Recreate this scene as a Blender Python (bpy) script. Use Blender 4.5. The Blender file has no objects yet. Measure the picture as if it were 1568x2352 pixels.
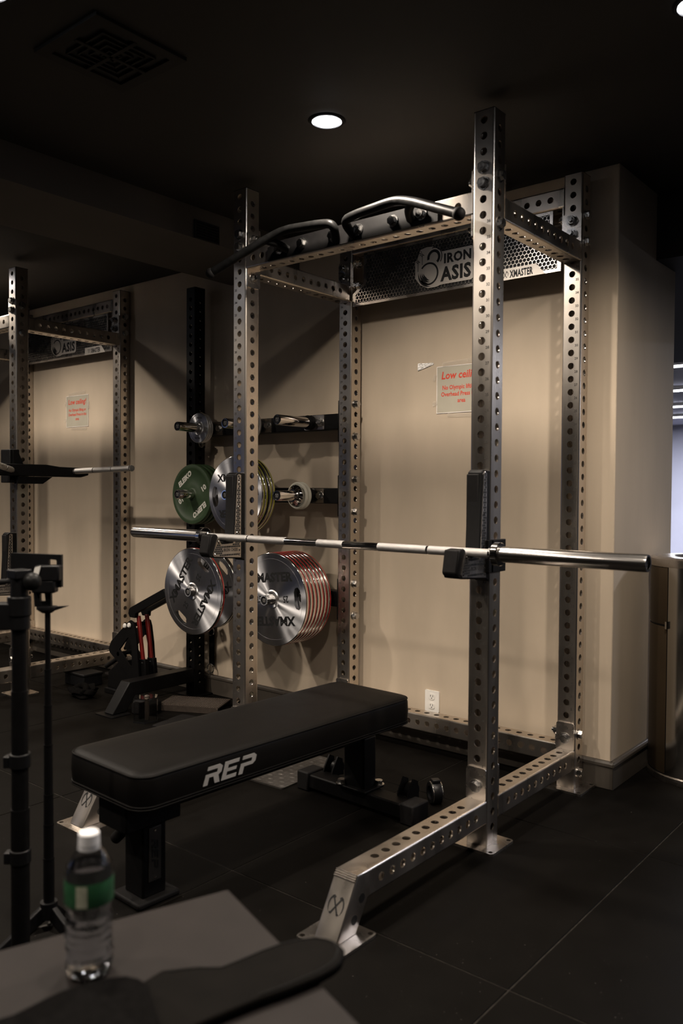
import bpy, bmesh, math, random
from mathutils import Vector, Matrix
random.seed(7)
sc = bpy.context.scene
COL = sc.collection
PI = math.pi

# ---------------------------------------------------------------- camera
cd = bpy.data.cameras.new('camera'); cam = bpy.data.objects.new('camera', cd); COL.objects.link(cam)
sc.camera = cam
YAW, PITCH, ROLL = -0.6889162, -0.0276442, 0.0063756
_f = Vector((math.sin(YAW)*math.cos(PITCH), math.cos(YAW)*math.cos(PITCH), math.sin(PITCH)))
_r = Vector((math.cos(YAW), -math.sin(YAW), 0)); _u = _r.cross(_f)
_r2 = _r*math.cos(ROLL)+_u*math.sin(ROLL); _u2 = -_r*math.sin(ROLL)+_u*math.cos(ROLL)
cam.matrix_world = Matrix(((_r2.x, _u2.x, -_f.x, 1.32992), (_r2.y, _u2.y, -_f.y, -2.37311), (_r2.z, _u2.z, -_f.z, 1.18086), (0, 0, 0, 1)))
cd.sensor_fit = 'VERTICAL'; cd.sensor_height = 36.0; cd.lens = 1895.793*36/2352
cd.clip_start = 0.05; cd.clip_end = 60
cd.dof.use_dof = True; cd.dof.focus_distance = 3.75; cd.dof.aperture_fstop = 3.1

# ---------------------------------------------------------------- world, exposure, ceiling lights
w = bpy.data.worlds.new('world'); sc.world = w; w.use_nodes = True
w.node_tree.nodes['Background'].inputs[0].default_value = (0.5, 0.55, 0.7, 1)
w.node_tree.nodes['Background'].inputs[1].default_value = 0.004
sc.view_settings.view_transform = 'Standard'
sc.view_settings.look = 'None'
sc.view_settings.gamma = 1.0
sc.view_settings.use_curve_mapping = False
sc.view_settings.exposure = 0.14
CEIL = 2.455
WARM = (1.0, 0.87, 0.73)
SPOT_W = 98.0
# downlight grid (x, y, power factor): the first three are in the picture
DOWN = [(-0.553, -0.180, 0.95), (0.650, -0.095, 0.95), (-0.74, -1.30, 1.0),
        (0.55, -1.35, 0.6), (-2.65, -1.34, 1.45), (-0.65, -2.55, 0.8), (0.7, -2.6, 0.5), (-2.2, -2.55, 1.0), (-3.58, -0.16, 1.0), (-4.5, -1.35, 1.0), (-5.4, -3.3, 1.0), (-6.9, -4.6, 1.0)]  # last two added, unseen, to light the far left that the plates mirror
for i, (x, y, k) in enumerate(DOWN):
    ld = bpy.data.lights.new('downlight_beam', 'SPOT'); lo = bpy.data.objects.new('downlight_beam', ld); COL.objects.link(lo)
    lo.location = (x, y, CEIL-0.035); ld.energy = SPOT_W*k; ld.color = WARM
    ld.spot_size = math.radians(152); ld.spot_blend = 0.75; ld.shadow_soft_size = 0.04

# ---------------------------------------------------------------- materials
MATS = {}
def mat(name, col, rough=0.5, metal=0.0, noise=0.0, nscale=30, bump=0.0, bscale=200, rvar=0.0, spec=None, emit=None, estr=0.0,
        aniso=0.0, tangent=None, trans=0.0, ior=1.45, coat=0.0, stretch=None, alpha=1.0):
    if name in MATS: return MATS[name]
    m = bpy.data.materials.new(name); m.use_nodes = True; nt = m.node_tree
    b = nt.nodes['Principled BSDF']
    b.inputs['Base Color'].default_value = (*col, 1); b.inputs['Roughness'].default_value = rough; b.inputs['Metallic'].default_value = metal
    b.inputs['IOR'].default_value = ior
    if spec is not None: b.inputs['Specular IOR Level'].default_value = spec
    if trans: b.inputs['Transmission Weight'].default_value = trans
    if coat: b.inputs['Coat Weight'].default_value = coat; b.inputs['Coat Roughness'].default_value = 0.15
    if alpha < 1: b.inputs['Alpha'].default_value = alpha
    tc = nt.nodes.new('ShaderNodeTexCoord'); vec = tc.outputs['Object']
    if stretch:
        mp = nt.nodes.new('ShaderNodeMapping'); mp.inputs['Scale'].default_value = stretch
        nt.links.new(vec, mp.inputs['Vector']); vec = mp.outputs['Vector']
    if noise or rvar:
        n = nt.nodes.new('ShaderNodeTexNoise'); n.inputs['Scale'].default_value = nscale; n.inputs['Detail'].default_value = 5
        nt.links.new(vec, n.inputs['Vector'])
        if noise:
            r = nt.nodes.new('ShaderNodeValToRGB')
            r.color_ramp.elements[0].position = 0.3; r.color_ramp.elements[1].position = 0.7
            r.color_ramp.elements[0].color = (*[c*(1-noise) for c in col], 1); r.color_ramp.elements[1].color = (*[min(1, c*(1+noise)) for c in col], 1)
            nt.links.new(n.outputs['Fac'], r.inputs['Fac']); nt.links.new(r.outputs['Color'], b.inputs['Base Color'])
        if rvar:
            mr = nt.nodes.new('ShaderNodeMapRange'); mr.inputs['From Min'].default_value = .3; mr.inputs['From Max'].default_value = .7
            mr.inputs['To Min'].default_value = max(0, rough-rvar); mr.inputs['To Max'].default_value = rough+rvar
            nt.links.new(n.outputs['Fac'], mr.inputs['Value']); nt.links.new(mr.outputs['Result'], b.inputs['Roughness'])
    if bump:
        n2 = nt.nodes.new('ShaderNodeTexNoise'); n2.inputs['Scale'].default_value = bscale; n2.inputs['Detail'].default_value = 3
        nt.links.new(vec, n2.inputs['Vector'])
        bp = nt.nodes.new('ShaderNodeBump'); bp.inputs['Strength'].default_value = bump; bp.inputs['Distance'].default_value = 0.002
        nt.links.new(n2.outputs['Fac'], bp.inputs['Height']); nt.links.new(bp.outputs['Normal'], b.inputs['Normal'])
    if aniso:
        b.inputs['Anisotropic'].default_value = aniso
        tg = nt.nodes.new('ShaderNodeTangent'); tg.direction_type = 'RADIAL'; tg.axis = tangent or 'Z'
        nt.links.new(tg.outputs['Tangent'], b.inputs['Tangent'])
    if emit:
        b.inputs['Emission Color'].default_value = (*emit, 1); b.inputs['Emission Strength'].default_value = estr
    MATS[name] = m
    return m
mat('stainless', (0.60, 0.545, 0.485), 0.30, 1.0, noise=0.10, nscale=9, rvar=0.07, bump=0.04, bscale=160, stretch=(1, 1, 0.12))
mat('stainless_flat', (0.60, 0.555, 0.51), 0.28, 1.0, noise=0.08, nscale=14, rvar=0.06)
mat('logo_steel', (0.70, 0.65, 0.59), 0.48, 1.0, noise=0.05, nscale=30)
mat('vent_paint', (0.011, 0.010, 0.009), 0.8, 0.0, noise=0.1)
mat('chrome', (0.72, 0.70, 0.68), 0.09, 1.0, noise=0.04, nscale=20, rvar=0.03)
mat('bolt_steel', (0.55, 0.54, 0.53), 0.22, 1.0, noise=0.15, nscale=60, rvar=0.08)
mat('sleeve_steel', (0.50, 0.48, 0.46), 0.20, 1.0, noise=0.06, nscale=30)
mat('reflector_grey', (0.20, 0.21, 0.24), 0.95, 0.0, noise=0.2, nscale=60, bump=0.5, bscale=300)
mat('plate_steel', (0.58, 0.58, 0.60), 0.40, 1.0, noise=0.05, nscale=12, aniso=1.0)
mat('knurl_steel', (0.42, 0.41, 0.40), 0.42, 1.0, bump=0.8, bscale=700)
mat('black_metal', (0.0038, 0.0036, 0.0037), 0.42, 0.0, spec=0.16, noise=0.2, nscale=40, bump=0.05, bscale=400)
mat('black_powder', (0.0038, 0.0036, 0.0037), 0.5, 0.0, spec=0.14, noise=0.2, nscale=60, bump=0.10, bscale=700)
mat('black_plastic', (0.005, 0.005, 0.0055), 0.38, 0.0, spec=0.25, noise=0.15, nscale=30)
mat('black_rubber', (0.0055, 0.005, 0.005), 0.65, 0.0, spec=0.15, noise=0.25, nscale=50)
mat('gloss_bar', (0.006, 0.006, 0.006), 0.40, 0.0, spec=0.14, noise=0.3, nscale=45, rvar=0.06)
mat('vinyl', (0.0038, 0.0033, 0.0029), 0.5, 0.0, spec=0.09, noise=0.10, nscale=6, bump=0.12, bscale=900, rvar=0.05)
mat('letter_grey', (0.30, 0.29, 0.28), 0.6, 0.0, noise=0.05)
mat('letter_black', (0.006, 0.006, 0.006), 0.5, 0.0, noise=0.1)
mat('etch', (0.05, 0.045, 0.04), 0.6, 0.4, noise=0.2, nscale=300)
mat('badge', (0.06, 0.055, 0.05), 0.4, 0.6, noise=0.1)
mat('wall_paint', (0.475, 0.392, 0.298), 0.78, 0.0, noise=0.10, nscale=2.3, bump=0.25, bscale=26, stretch=(1.6, 1.6, 0.5))
mat('ceiling_paint', (0.0165, 0.0145, 0.0128), 0.75, 0.0, noise=0.15, nscale=2, bump=0.05, bscale=60)
mat('beam_paint', (0.07, 0.061, 0.053), 0.8, 0.0, noise=0.1, nscale=2, bump=0.05, bscale=60)
mat('grille', (0.008, 0.008, 0.008), 0.7, 0.0, noise=0.1)
mat('dark_wall', (0.045, 0.042, 0.04), 0.85, 0.0, noise=0.2, nscale=2)
mat('pale_wall', (0.62, 0.62, 0.72), 0.8, 0.0, noise=0.05, nscale=2)
mat('baseboard', (0.055, 0.046, 0.037), 0.5, 0.0, noise=0.15, nscale=5)
mat('floor_rubber', (0.0034, 0.0029, 0.0024), 0.62, 0.0, spec=0.045, noise=0.22, nscale=7, bump=0.15, bscale=500, rvar=0.08)
mat('floor_seam', (0.022, 0.0195, 0.0165), 0.9, 0.0, spec=0.1, noise=0.4, nscale=40)
mat('sign_film', (0.40, 0.37, 0.30), 0.25, 0.0, noise=0.06, nscale=9, bump=0.2, bscale=14)
mat('sign_edge', (0.75, 0.70, 0.66), 0.4, 0.0, noise=0.05)
mat('sign_red', (0.55, 0.05, 0.025), 0.6, 0.0, noise=0.05)
mat('tape', (0.85, 0.83, 0.80), 0.12, 0.0, spec=1.0, noise=0.1, bump=1.0, bscale=240, trans=0.0)  # white base colour paints the sparkle of clear tape
mat('tape_clear', (0.62, 0.56, 0.47), 0.10, 0.0, spec=1.0, bump=1.0, bscale=200, alpha=0.30)
mat('label_inner', (0.62, 0.58, 0.50), 0.6, 0.0, noise=0.05)
mat('outlet_white', (0.72, 0.70, 0.66), 0.4, 0.0, noise=0.03)
mat('bumper_green', (0.028, 0.052, 0.022), 0.48, 0.0, noise=0.12, nscale=25, bump=0.06, bscale=300)
mat('bumper_dark', (0.018, 0.028, 0.015), 0.55, 0.0, noise=0.15, nscale=25)
mat('bumper_white', (0.55, 0.53, 0.45), 0.45, 0.0, noise=0.06, nscale=25)
mat('band_red', (0.30, 0.012, 0.012), 0.35, 0.0, noise=0.12, nscale=40)
mat('band_yellow', (0.30, 0.30, 0.015), 0.35, 0.0, noise=0.12, nscale=40)
mat('letter_white', (0.62, 0.60, 0.55), 0.55, 0.0, noise=0.05)
mat('lever_red', (0.16, 0.010, 0.008), 0.45, 0.0, noise=0.1)
mat('fabric_black', (0.0028, 0.0025, 0.0024), 0.85, 0.0, spec=0.04, noise=0.3, nscale=90, bump=0.3, bscale=700)
mat('leather_belt', (0.0030, 0.0024, 0.0019), 0.65, 0.0, spec=0.045, noise=0.25, nscale=22, bump=0.2, bscale=260)
mat('box_vinyl', (0.0145, 0.0117, 0.0108), 0.62, 0.0, spec=0.15, noise=0.10, nscale=14, bump=0.10, bscale=500)
mat('clear_plastic', (0.93, 0.94, 0.96), 0.06, 0.0, trans=1.0, ior=1.36, bump=0.25, bscale=45)
mat('acrylic', (0.9, 0.9, 0.9), 0.03, 0.0, trans=1.0, ior=1.25)
mat('water', (0.93, 0.95, 0.97), 0.0, 0.0, trans=1.0, ior=1.33)
mat('cap_white', (0.72, 0.72, 0.74), 0.45, 0.0, noise=0.04)
mat('label_green', (0.02, 0.085, 0.035), 0.45, 0.0, noise=0.35, nscale=45)
mat('label_pale', (0.42, 0.43, 0.33), 0.5, 0.0, noise=0.2, nscale=120)
mat('tread_steel', (0.07, 0.065, 0.06), 0.45, 0.6, noise=0.2, nscale=60)
mat('tray_steel', (0.07, 0.055, 0.045), 0.5, 0.6, noise=0.2, nscale=60)
mat('bin_steel', (0.62, 0.59, 0.54), 0.17, 1.0, noise=0.04, nscale=4, bump=0.35, bscale=7, stretch=(1, 1, 0.05))
mat('bin_bronze', (0.055, 0.038, 0.022), 0.38, 0.5, noise=0.1, nscale=6)
mat('lamp_lens', (1, 1, 1), 0.5, emit=(0.95, 0.95, 1.0), estr=40.0)
mat('led_tube', (1, 1, 1), 0.5, emit=(0.88, 0.90, 1.0), estr=14.0)
mat('window_glow', (0.2, 0.3, 0.6), 0.3, emit=(0.25, 0.40, 0.95), estr=0.5)
mat('skin_orange', (0.5, 0.25, 0.05), 0.4)

# dust specks on the rubber floor
_m = MATS['floor_rubber']; _nt = _m.node_tree; _b = _nt.nodes['Principled BSDF']; _src = _b.inputs['Base Color'].links[0].from_socket
_geo = _nt.nodes.new('ShaderNodeNewGeometry')
_n = _nt.nodes.new('ShaderNodeTexNoise'); _n.inputs['Scale'].default_value = 160; _n.inputs['Detail'].default_value = 1; _nt.links.new(_geo.outputs['Position'], _n.inputs['Vector'])
_r = _nt.nodes.new('ShaderNodeValToRGB'); _r.color_ramp.elements[0].position = .765; _r.color_ramp.elements[0].color = (0, 0, 0, 1); _r.color_ramp.elements[1].position = .80; _r.color_ramp.elements[1].color = (1, 1, 1, 1)
_nt.links.new(_n.outputs['Fac'], _r.inputs['Fac'])
_x = _nt.nodes.new('ShaderNodeMix'); _x.data_type = 'RGBA'; _nt.links.new(_r.outputs['Color'], _x.inputs['Factor']); _nt.links.new(_src, _x.inputs['A']); _x.inputs['B'].default_value = (.05, .045, .04, 1)
_nt.links.new(_x.outputs['Result'], _b.inputs['Base Color'])

# ---------------------------------------------------------------- helpers
def finish(me, smooth=35):
    if smooth:
        me.shade_smooth(); me.set_sharp_from_angle(angle=math.radians(smooth))
def tag(o, label, cat, group=None):
    o['label'] = label; o['category'] = cat
    if group: o['group'] = group
    return o
def empty(name, loc=(0, 0, 0), rz=0.0):
    o = bpy.data.objects.new(name, None); COL.objects.link(o); o.empty_display_size = 0.1
    o.location = loc; o.rotation_euler = (0, 0, rz); return o
def link(name, me, m=None, parent=None, M=None):
    o = bpy.data.objects.new(name, me); COL.objects.link(o)
    if m and not me.materials: me.materials.append(MATS[m])
    if parent: o.parent = parent
    if M is not None: o.matrix_basis = M
    return o
def copy_tree(o, parent=None):
    c = o.copy(); COL.objects.link(c); c.parent = parent
    for ch in list(o.children): copy_tree(ch, c)
    return c
def T(x=0, y=0, z=0): return Matrix.Translation((x, y, z))
def RX(a): return Matrix.Rotation(a, 4, 'X')
def RY(a): return Matrix.Rotation(a, 4, 'Y')
def RZ(a): return Matrix.Rotation(a, 4, 'Z')
FACE = RX(PI/2)      # local XY drawing -> world XZ, seen from -Y
SIDE = RZ(PI/2) @ RX(PI/2)   # local XY drawing -> world YZ, normal +X
class MB:
    def __init__(s): s.v = []; s.f = []
    def add(s, v, f, M=None):
        n = len(s.v)
        s.v += [tuple(M @ Vector(p)) if M is not None else tuple(p) for p in v]
        s.f += [tuple(i+n for i in q) for q in f]; return s
    def box(s, x0, x1, y0, y1, z0, z1, M=None):
        v = [(x0, y0, z0), (x1, y0, z0), (x1, y1, z0), (x0, y1, z0), (x0, y0, z1), (x1, y0, z1), (x1, y1, z1), (x0, y1, z1)]
        return s.add(v, [(3, 2, 1, 0), (4, 5, 6, 7), (0, 1, 5, 4), (1, 2, 6, 5), (2, 3, 7, 6), (3, 0, 4, 7)], M)
    def prism(s, poly, z0, z1, M=None):
        n = len(poly); v = [(x, y, z0) for x, y in poly]+[(x, y, z1) for x, y in poly]
        f = [tuple(reversed(range(n))), tuple(range(n, 2*n))]+[(i, (i+1) % n, (i+1) % n+n, i+n) for i in range(n)]
        return s.add(v, f, M)
    def lathe(s, prof, n=32, M=None, a0=0, a1=2*PI):
        full = abs(a1-a0-2*PI) < 1e-6; cnt = n if full else n+1
        v = []; f = []
        for i in range(cnt):
            a = a0+(a1-a0)*i/n
            for r, z in prof: v.append((r*math.cos(a), r*math.sin(a), z))
        k = len(prof)
        for i in range(n):
            j = (i+1) % cnt
            for q in range(k-1): f.append((i*k+q, j*k+q, j*k+q+1, i*k+q+1))
        return s.add(v, f, M)
    def cyl(s, p0, p1, r, n=16, r1=None):
        p0 = Vector(p0); p1 = Vector(p1); d = p1-p0; L = d.length
        M = Matrix.Translation(p0) @ d.to_track_quat('Z', 'Y').to_matrix().to_4x4()
        r1 = r if r1 is None else r1
        v = [(r*math.cos(2*PI*i/n), r*math.sin(2*PI*i/n), 0) for i in range(n)]+[(r1*math.cos(2*PI*i/n), r1*math.sin(2*PI*i/n), L) for i in range(n)]
        f = [tuple(reversed(range(n))), tuple(range(n, 2*n))]+[(i, (i+1) % n, (i+1) % n+n, i+n) for i in range(n)]
        return s.add(v, f, M)
    def ball(s, c, r, n=16, m=10, sz=1.0):
        prof = [(max(1e-5, r*math.sin(PI*i/m)), -r*sz*math.cos(PI*i/m)) for i in range(m+1)]
        return s.lathe(prof, n, T(*c))
    def sweep(s, pts, r, n=14, fillet=0.03, seg=5):
        P = [Vector(p) for p in pts]; path = [P[0]]
        for i in range(1, len(P)-1):
            a = (P[i-1]-P[i]); b = (P[i+1]-P[i]); d = min(fillet, a.length*.45, b.length*.45)
            A = P[i]+a.normalized()*d; B = P[i]+b.normalized()*d
            for k in range(seg+1):
                t = k/seg; path.append(A*(1-t)**2+P[i]*2*t*(1-t)+B*t*t)
        path.append(P[-1])
        v = []; f = []; up = None
        for i, p in enumerate(path):
            t = (path[min(i+1, len(path)-1)]-path[max(i-1, 0)]).normalized()
            if up is None: up = t.orthogonal().normalized()
            up = (up-t*up.dot(t)).normalized(); sd = t.cross(up)
            for k in range(n):
                a = 2*PI*k/n; v.append(p+up*math.cos(a)*r+sd*math.sin(a)*r)
        for i in range(len(path)-1):
            for k in range(n): f.append((i*n+k, i*n+(k+1) % n, (i+1)*n+(k+1) % n, (i+1)*n+k))
        f.append(tuple(reversed(range(n)))); m = (len(path)-1)*n; f.append(tuple(range(m, m+n)))
        return s.add(v, f)
    def mesh(s, name, smooth=35):
        me = bpy.data.meshes.new(name); me.from_pydata(s.v, [], s.f); me.update()
        bm = bmesh.new(); bm.from_mesh(me); bmesh.ops.recalc_face_normals(bm, faces=bm.faces); bm.to_mesh(me); bm.free()
        finish(me, smooth); return me
    def obj(s, name, m, parent=None, M=None, bevel=0.0, seg=2, smooth=35):
        o = link(name, s.mesh(name, smooth), m, parent, M)
        if bevel:
            b = o.modifiers.new('bevel', 'BEVEL'); b.width = bevel; b.segments = seg; b.limit_method = 'ANGLE'; b.angle_limit = math.radians(40)
        return o
def text_geo(s, size=1.0, offset=0.0, shear=0.0, sx=1.0, spacing=1.0, align='CENTER', res=2, cache={}):
    key = (s, size, offset, shear, sx, spacing, align, res)
    if key in cache: return cache[key]
    cu = bpy.data.curves.new('t', 'FONT'); cu.body = s; cu.size = size; cu.offset = offset; cu.shear = shear
    cu.space_character = spacing; cu.align_x = align; cu.align_y = 'CENTER'; cu.resolution_u = res
    o = bpy.data.objects.new('t', cu); me = bpy.data.meshes.new_from_object(o)
    v = [(p.co.x*sx, p.co.y, 0.0) for p in me.vertices]; f = [tuple(p.vertices) for p in me.polygons]
    bpy.data.objects.remove(o); bpy.data.curves.remove(cu); bpy.data.meshes.remove(me)
    cache[key] = (v, f); return v, f
def fit_text(s, x0, x1, z0, z1, off=.0, **k):
    vv, f = text_geo(s, 1.0, off, **k)
    a = min(p[0] for p in vv); b = max(p[0] for p in vv); c = min(p[1] for p in vv); d = max(p[1] for p in vv)
    return [(x0+(p[0]-a)/(b-a)*(x1-x0), z0+(p[1]-c)/(d-c)*(z1-z0), 0) for p in vv], f
def flat_geo(outlines, depth):
    """filled 2D outlines (holes allowed) extruded by depth, centred on z=0"""
    cu = bpy.data.curves.new('c', 'CURVE'); cu.dimensions = '2D'; cu.fill_mode = 'BOTH'; cu.extrude = depth/2
    for pl in outlines:
        sp = cu.splines.new('POLY'); sp.points.add(len(pl)-1); sp.use_cyclic_u = True
        for i, (x, y) in enumerate(pl): sp.points[i].co = (x, y, 0, 1)
    o = bpy.data.objects.new('c', cu); me = bpy.data.meshes.new_from_object(o)
    v = [tuple(p.co) for p in me.vertices]; f = [tuple(p.vertices) for p in me.polygons]
    bpy.data.objects.remove(o); bpy.data.curves.remove(cu); bpy.data.meshes.remove(me)
    return v, f
def circle(r, n=48, cx=0, cy=0, a0=0): return [(cx+r*math.cos(a0+2*PI*i/n), cy+r*math.sin(a0+2*PI*i/n)) for i in range(n)]
def rrect(w, h, r, n=6, cx=0, cy=0):
    o = []
    for (sx, sy, a) in ((1, 1, 0), (-1, 1, PI/2), (-1, -1, PI), (1, -1, 1.5*PI)):
        for i in range(n+1):
            t = a+PI/2*i/n; o.append((cx+sx*(w/2-r)+r*math.cos(t), cy+sy*(h/2-r)+r*math.sin(t)))
    return o
def inpoly(x, y, poly):
    c = False; n = len(poly); j = n-1
    for i in range(n):
        xi, yi = poly[i]; xj, yj = poly[j]
        if (yi > y) != (yj > y) and x < (xj-xi)*(y-yi)/(yj-yi)+xi: c = not c
        j = i
    return c
P = 0.0762; PITCHH = 0.0508; HR = 0.0127
def hole_tube(mb, L, zf, zs, M=None, p=P, hr=HR, t=0.005, rc=0.006, n=20):
    """square tube along local Z; holes on the +-Y faces at zf and on the +-X faces at zs"""
    h = p/2-rc
    for face in range(4):
        R = RZ(face*PI/2); zz = sorted(zf if face % 2 == 0 else zs)
        v = []; f = []; y = -p/2
        def q(a, b):
            k = len(v); v.extend([(-h, y, a), (h, y, a), (h, y, b), (-h, y, b)]); f.append((k, k+1, k+2, k+3))
        c = 0.0; hh = 0.0185
        for z in zz:
            if z-hh < c-1e-6 or z+hh > L: continue
            if z-hh > c+1e-6: q(c, z-hh)
            c = z+hh
            k = len(v); ang = [2*PI*i/n+PI/n for i in range(n)]
            for a in ang:
                v.append((hr*math.cos(a), y, z+hr*math.sin(a)))
            for a in ang: v.append((hr*math.cos(a), y+t, z+hr*math.sin(a)))
            for a in ang:
                ca, sa = math.cos(a), math.sin(a); s_ = min(h/abs(ca) if abs(ca) > 1e-9 else 9, hh/abs(sa) if abs(sa) > 1e-9 else 9)
                v.append((ca*s_, y, z+sa*s_))
            cn = math.atan2(hh, h); corners = [(cn, (h, z+hh)), (PI-cn, (-h, z+hh)), (PI+cn, (-h, z-hh)), (2*PI-cn, (h, z-hh))]
            for i in range(n):
                j = (i+1) % n; a = ang[i]; b = ang[j] if j else ang[0]+2*PI
                face_ = [k+i, k+2*n+i]
                for ca, (px, pz) in corners:
                    for sh in (0, 2*PI):
                        if a < ca+sh-1e-9 < b and ca+sh-1e-9 > a:
                            v.append((px, y, pz)); face_.append(len(v)-1)
                face_ += [k+2*n+j, k+j]
                f.append(tuple(face_)); f.append((k+i, k+j, k+n+j, k+n+i))
        if c < L-1e-6: q(c, L)
        # rounded corner strip at +X side of this face
        k = len(v); ns = 3
        for i in range(ns+1):
            a = -PI/2+PI/2*i/ns
            v.append((h+rc*math.cos(a), -h+rc*math.sin(a), 0)); v.append((h+rc*math.cos(a), -h+rc*math.sin(a), L))
        for i in range(ns): f.append((k+2*i, k+2*i+2, k+2*i+3, k+2*i+1))
        mb.add(v, f, (M @ R) if M is not None else R)
    s = p/2-0.002
    mb.box(-s, s, -s, s, 0.0005, 0.002, M); mb.box(-s, s, -s, s, L-0.002, L-0.0005, M)
    return mb
def bolt_mesh():
    mb = MB(); mb.prism(circle(0.0215, 20), 0, 0.003); mb.prism(circle(0.0165, 6), 0.003, 0.016)
    mb.prism(circle(0.0135, 20), 0.016, 0.0175)
    me = mb.mesh('bolt', 30); me.materials.append(MATS['bolt_steel']); return me
def nut_mesh():
    mb = MB(); mb.prism(circle(0.022, 20), 0, 0.003); mb.prism(circle(0.0175, 6), 0.003, 0.019); mb.prism(circle(0.010, 16), 0.019, 0.028)
    me = mb.mesh('nut', 30); me.materials.append(MATS['bolt_steel']); return me
BOLT = bolt_mesh(); NUT = nut_mesh()
AX = {'-y': RX(PI/2), '+y': RX(-PI/2), '+x': RY(PI/2), '-x': RY(-PI/2), '+z': Matrix.Identity(4)}
def bolt(parent, p, ax, me=None, name='bolt', rot=None):
    return link(name, me or BOLT, None, parent, T(*p) @ AX[ax] @ RZ(random.uniform(0, 1) if rot is None else rot))
def hz(n): return 0.244+PITCHH*n

# ---------------------------------------------------------------- the setting
WALLY = 0.8116
def struct(o): o['kind'] = 'structure'; return o
mb = MB(); mb.box(-8.2, 6, -7.5, 14, -0.06, -0.0025); floor = struct(mb.obj('floor', 'floor_seam'))
# rubber tiles, one object each
TX, TY = 0.95, 0.935
g = 0.0022
tm = MB(); c_ = 0.0014
tm.v = []; a, b2 = TX-g, TY-g
tm.add([(g, g, -.010), (a, g, -.010), (a, b2, -.010), (g, b2, -.010), (g, g, -c_), (a, g, -c_), (a, b2, -c_), (g, b2, -c_),
        (g+c_, g+c_, 0), (a-c_, g+c_, 0), (a-c_, b2-c_, 0), (g+c_, b2-c_, 0)],
       [(8, 9, 10, 11), (4, 5, 9, 8), (5, 6, 10, 9), (6, 7, 11, 10), (7, 4, 8, 11), (0, 1, 5, 4), (1, 2, 6, 5), (2, 3, 7, 6), (3, 0, 4, 7)])
tile_me = tm.mesh('floor_tile', 0); tile_me.materials.append(MATS['floor_rubber'])
for i in range(-9, 6):
    for j in range(-7, 4):
        link('floor_tile', tile_me, None, floor, T(0.42+TX*i, -0.635+TY*j, 0))
mb = MB(); mb.box(-8.2, 6, 2.16, 14, -0.010, 0); ff = mb.obj('floor_far', 'floor_rubber', floor)
mb = MB(); mb.box(-8.2, -4.45, -7.0, -2.2, 0, .012); mb.obj('reflector_strip', 'reflector_grey', floor)  # unseen grey strip added so the steel plates mirror something lighter

mb = MB(); mb.box(-8.2, 0.0966, WALLY, 1.495, 0, CEIL); struct(mb.obj('wall_back', 'wall_paint', bevel=0.004))
# ceiling with round cut-outs left solid: lamps sit on it
mb = MB(); mb.box(-8.2, 6, -7.5, 1.238, CEIL, CEIL+.1); struct(mb.obj('ceiling', 'ceiling_paint'))
mb = MB(); mb.box(-8.2, 6, 1.238, 4.2, 2.172, CEIL+.1); struct(mb.obj('trim_2', 'ceiling_paint'))   # dropped soffit past the pillar
mb = MB(); mb.box(-8.2, 6, 4.2, 14, 2.42, 2.5); struct(mb.obj('ceiling_far', 'pale_wall'))
mb = MB(); mb.box(-2.10, -1.585, -7.5, WALLY, 2.313, CEIL); struct(mb.obj('trim_1', 'beam_paint'))  # beam
mb = MB(); mb.box(-8.2, 6, 13.6, 14, 0, 2.5); struct(mb.obj('wall_far', 'pale_wall'))
mb = MB(); mb.box(-8.4, -8.2, -7.5, 14, 0, 2.6); struct(mb.obj('wall_left', 'dark_wall'))
mb = MB(); mb.box(6, 6.2, -7.5, 14, 0, 2.6); struct(mb.obj('wall_right', 'dark_wall'))
mb = MB(); mb.box(-8.4, 6.2, -7.7, -7.5, 0, 2.6); struct(mb.obj('wall_front', 'dark_wall'))
# unseen window added in the left wall, glowing blue for glints in the steel
mb = MB(); mb.box(-8.2, -8.19, -6.05, -5.2, 0.5, 2.1); win = struct(mb.obj('unseen_window', 'window_glow'))
wf = MB()
for yy in (-6.08, -5.64, -5.20): wf.box(-8.2, -8.15, yy, yy+.05, 0.45, 2.15)
for zz in (0.45, 2.1): wf.box(-8.2, -8.15, -6.08, -5.15, zz, zz+.05)
wf.obj('unseen_window_frame', 'black_metal', win)
# baseboards: flat board with a rounded cap
def bboard(name, poly, M, L):
    mb = MB(); mb.prism(poly, 0, L, M); struct(mb.obj(name, 'baseboard', bevel=0.002))
bp = [(0, 0), (0.016, 0), (0.016, 0.086), (0.020, 0.090), (0.020, 0.102), (0.012, 0.110), (0, 0.110)]
bboard('baseboard_back', [(-x, z) for x, z in bp], Matrix(((0, 0, 1, -8.2), (1, 0, 0, WALLY), (0, 1, 0, 0), (0, 0, 0, 1))), 8.2966+0.016)
bboard('baseboard_right', bp, Matrix(((1, 0, 0, 0.0966), (0, 0, 1, WALLY-.016), (0, 1, 0, 0), (0, 0, 0, 1))), 0.70)

# ---------------------------------------------------------------- ceiling lamps and vents
def downlight(x, y, label, group=None):
    r = empty('downlight', (x, y, CEIL)); tag(r, label, 'ceiling light', group)
    mb = MB(); mb.lathe([(0.050, -0.001), (0.052, -0.007), (0.060, -0.007), (0.066, -0.001)], 32); mb.obj('trim_ring', 'black_metal', r)
    mb = MB(); mb.lathe([(0.0005, -0.012), (0.018, -0.0115), (0.034, -0.010), (0.046, -0.006), (0.050, -0.001)], 32); mb.obj('lens', 'lamp_lens', r)
    return r
names = ['lit round ceiling downlight above the middle of the weight rack', 'lit round ceiling downlight at the top right corner, right of the rack', 'lit round ceiling downlight at the top left corner beside the square vent']
for i, (x, y, k) in enumerate(DOWN):
    if i < 3: downlight(x, y, names[i])
    else: downlight(x, y, 'unseen round ceiling downlight further out in the gym, out of the picture', 'downlights outside the frame')
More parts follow.
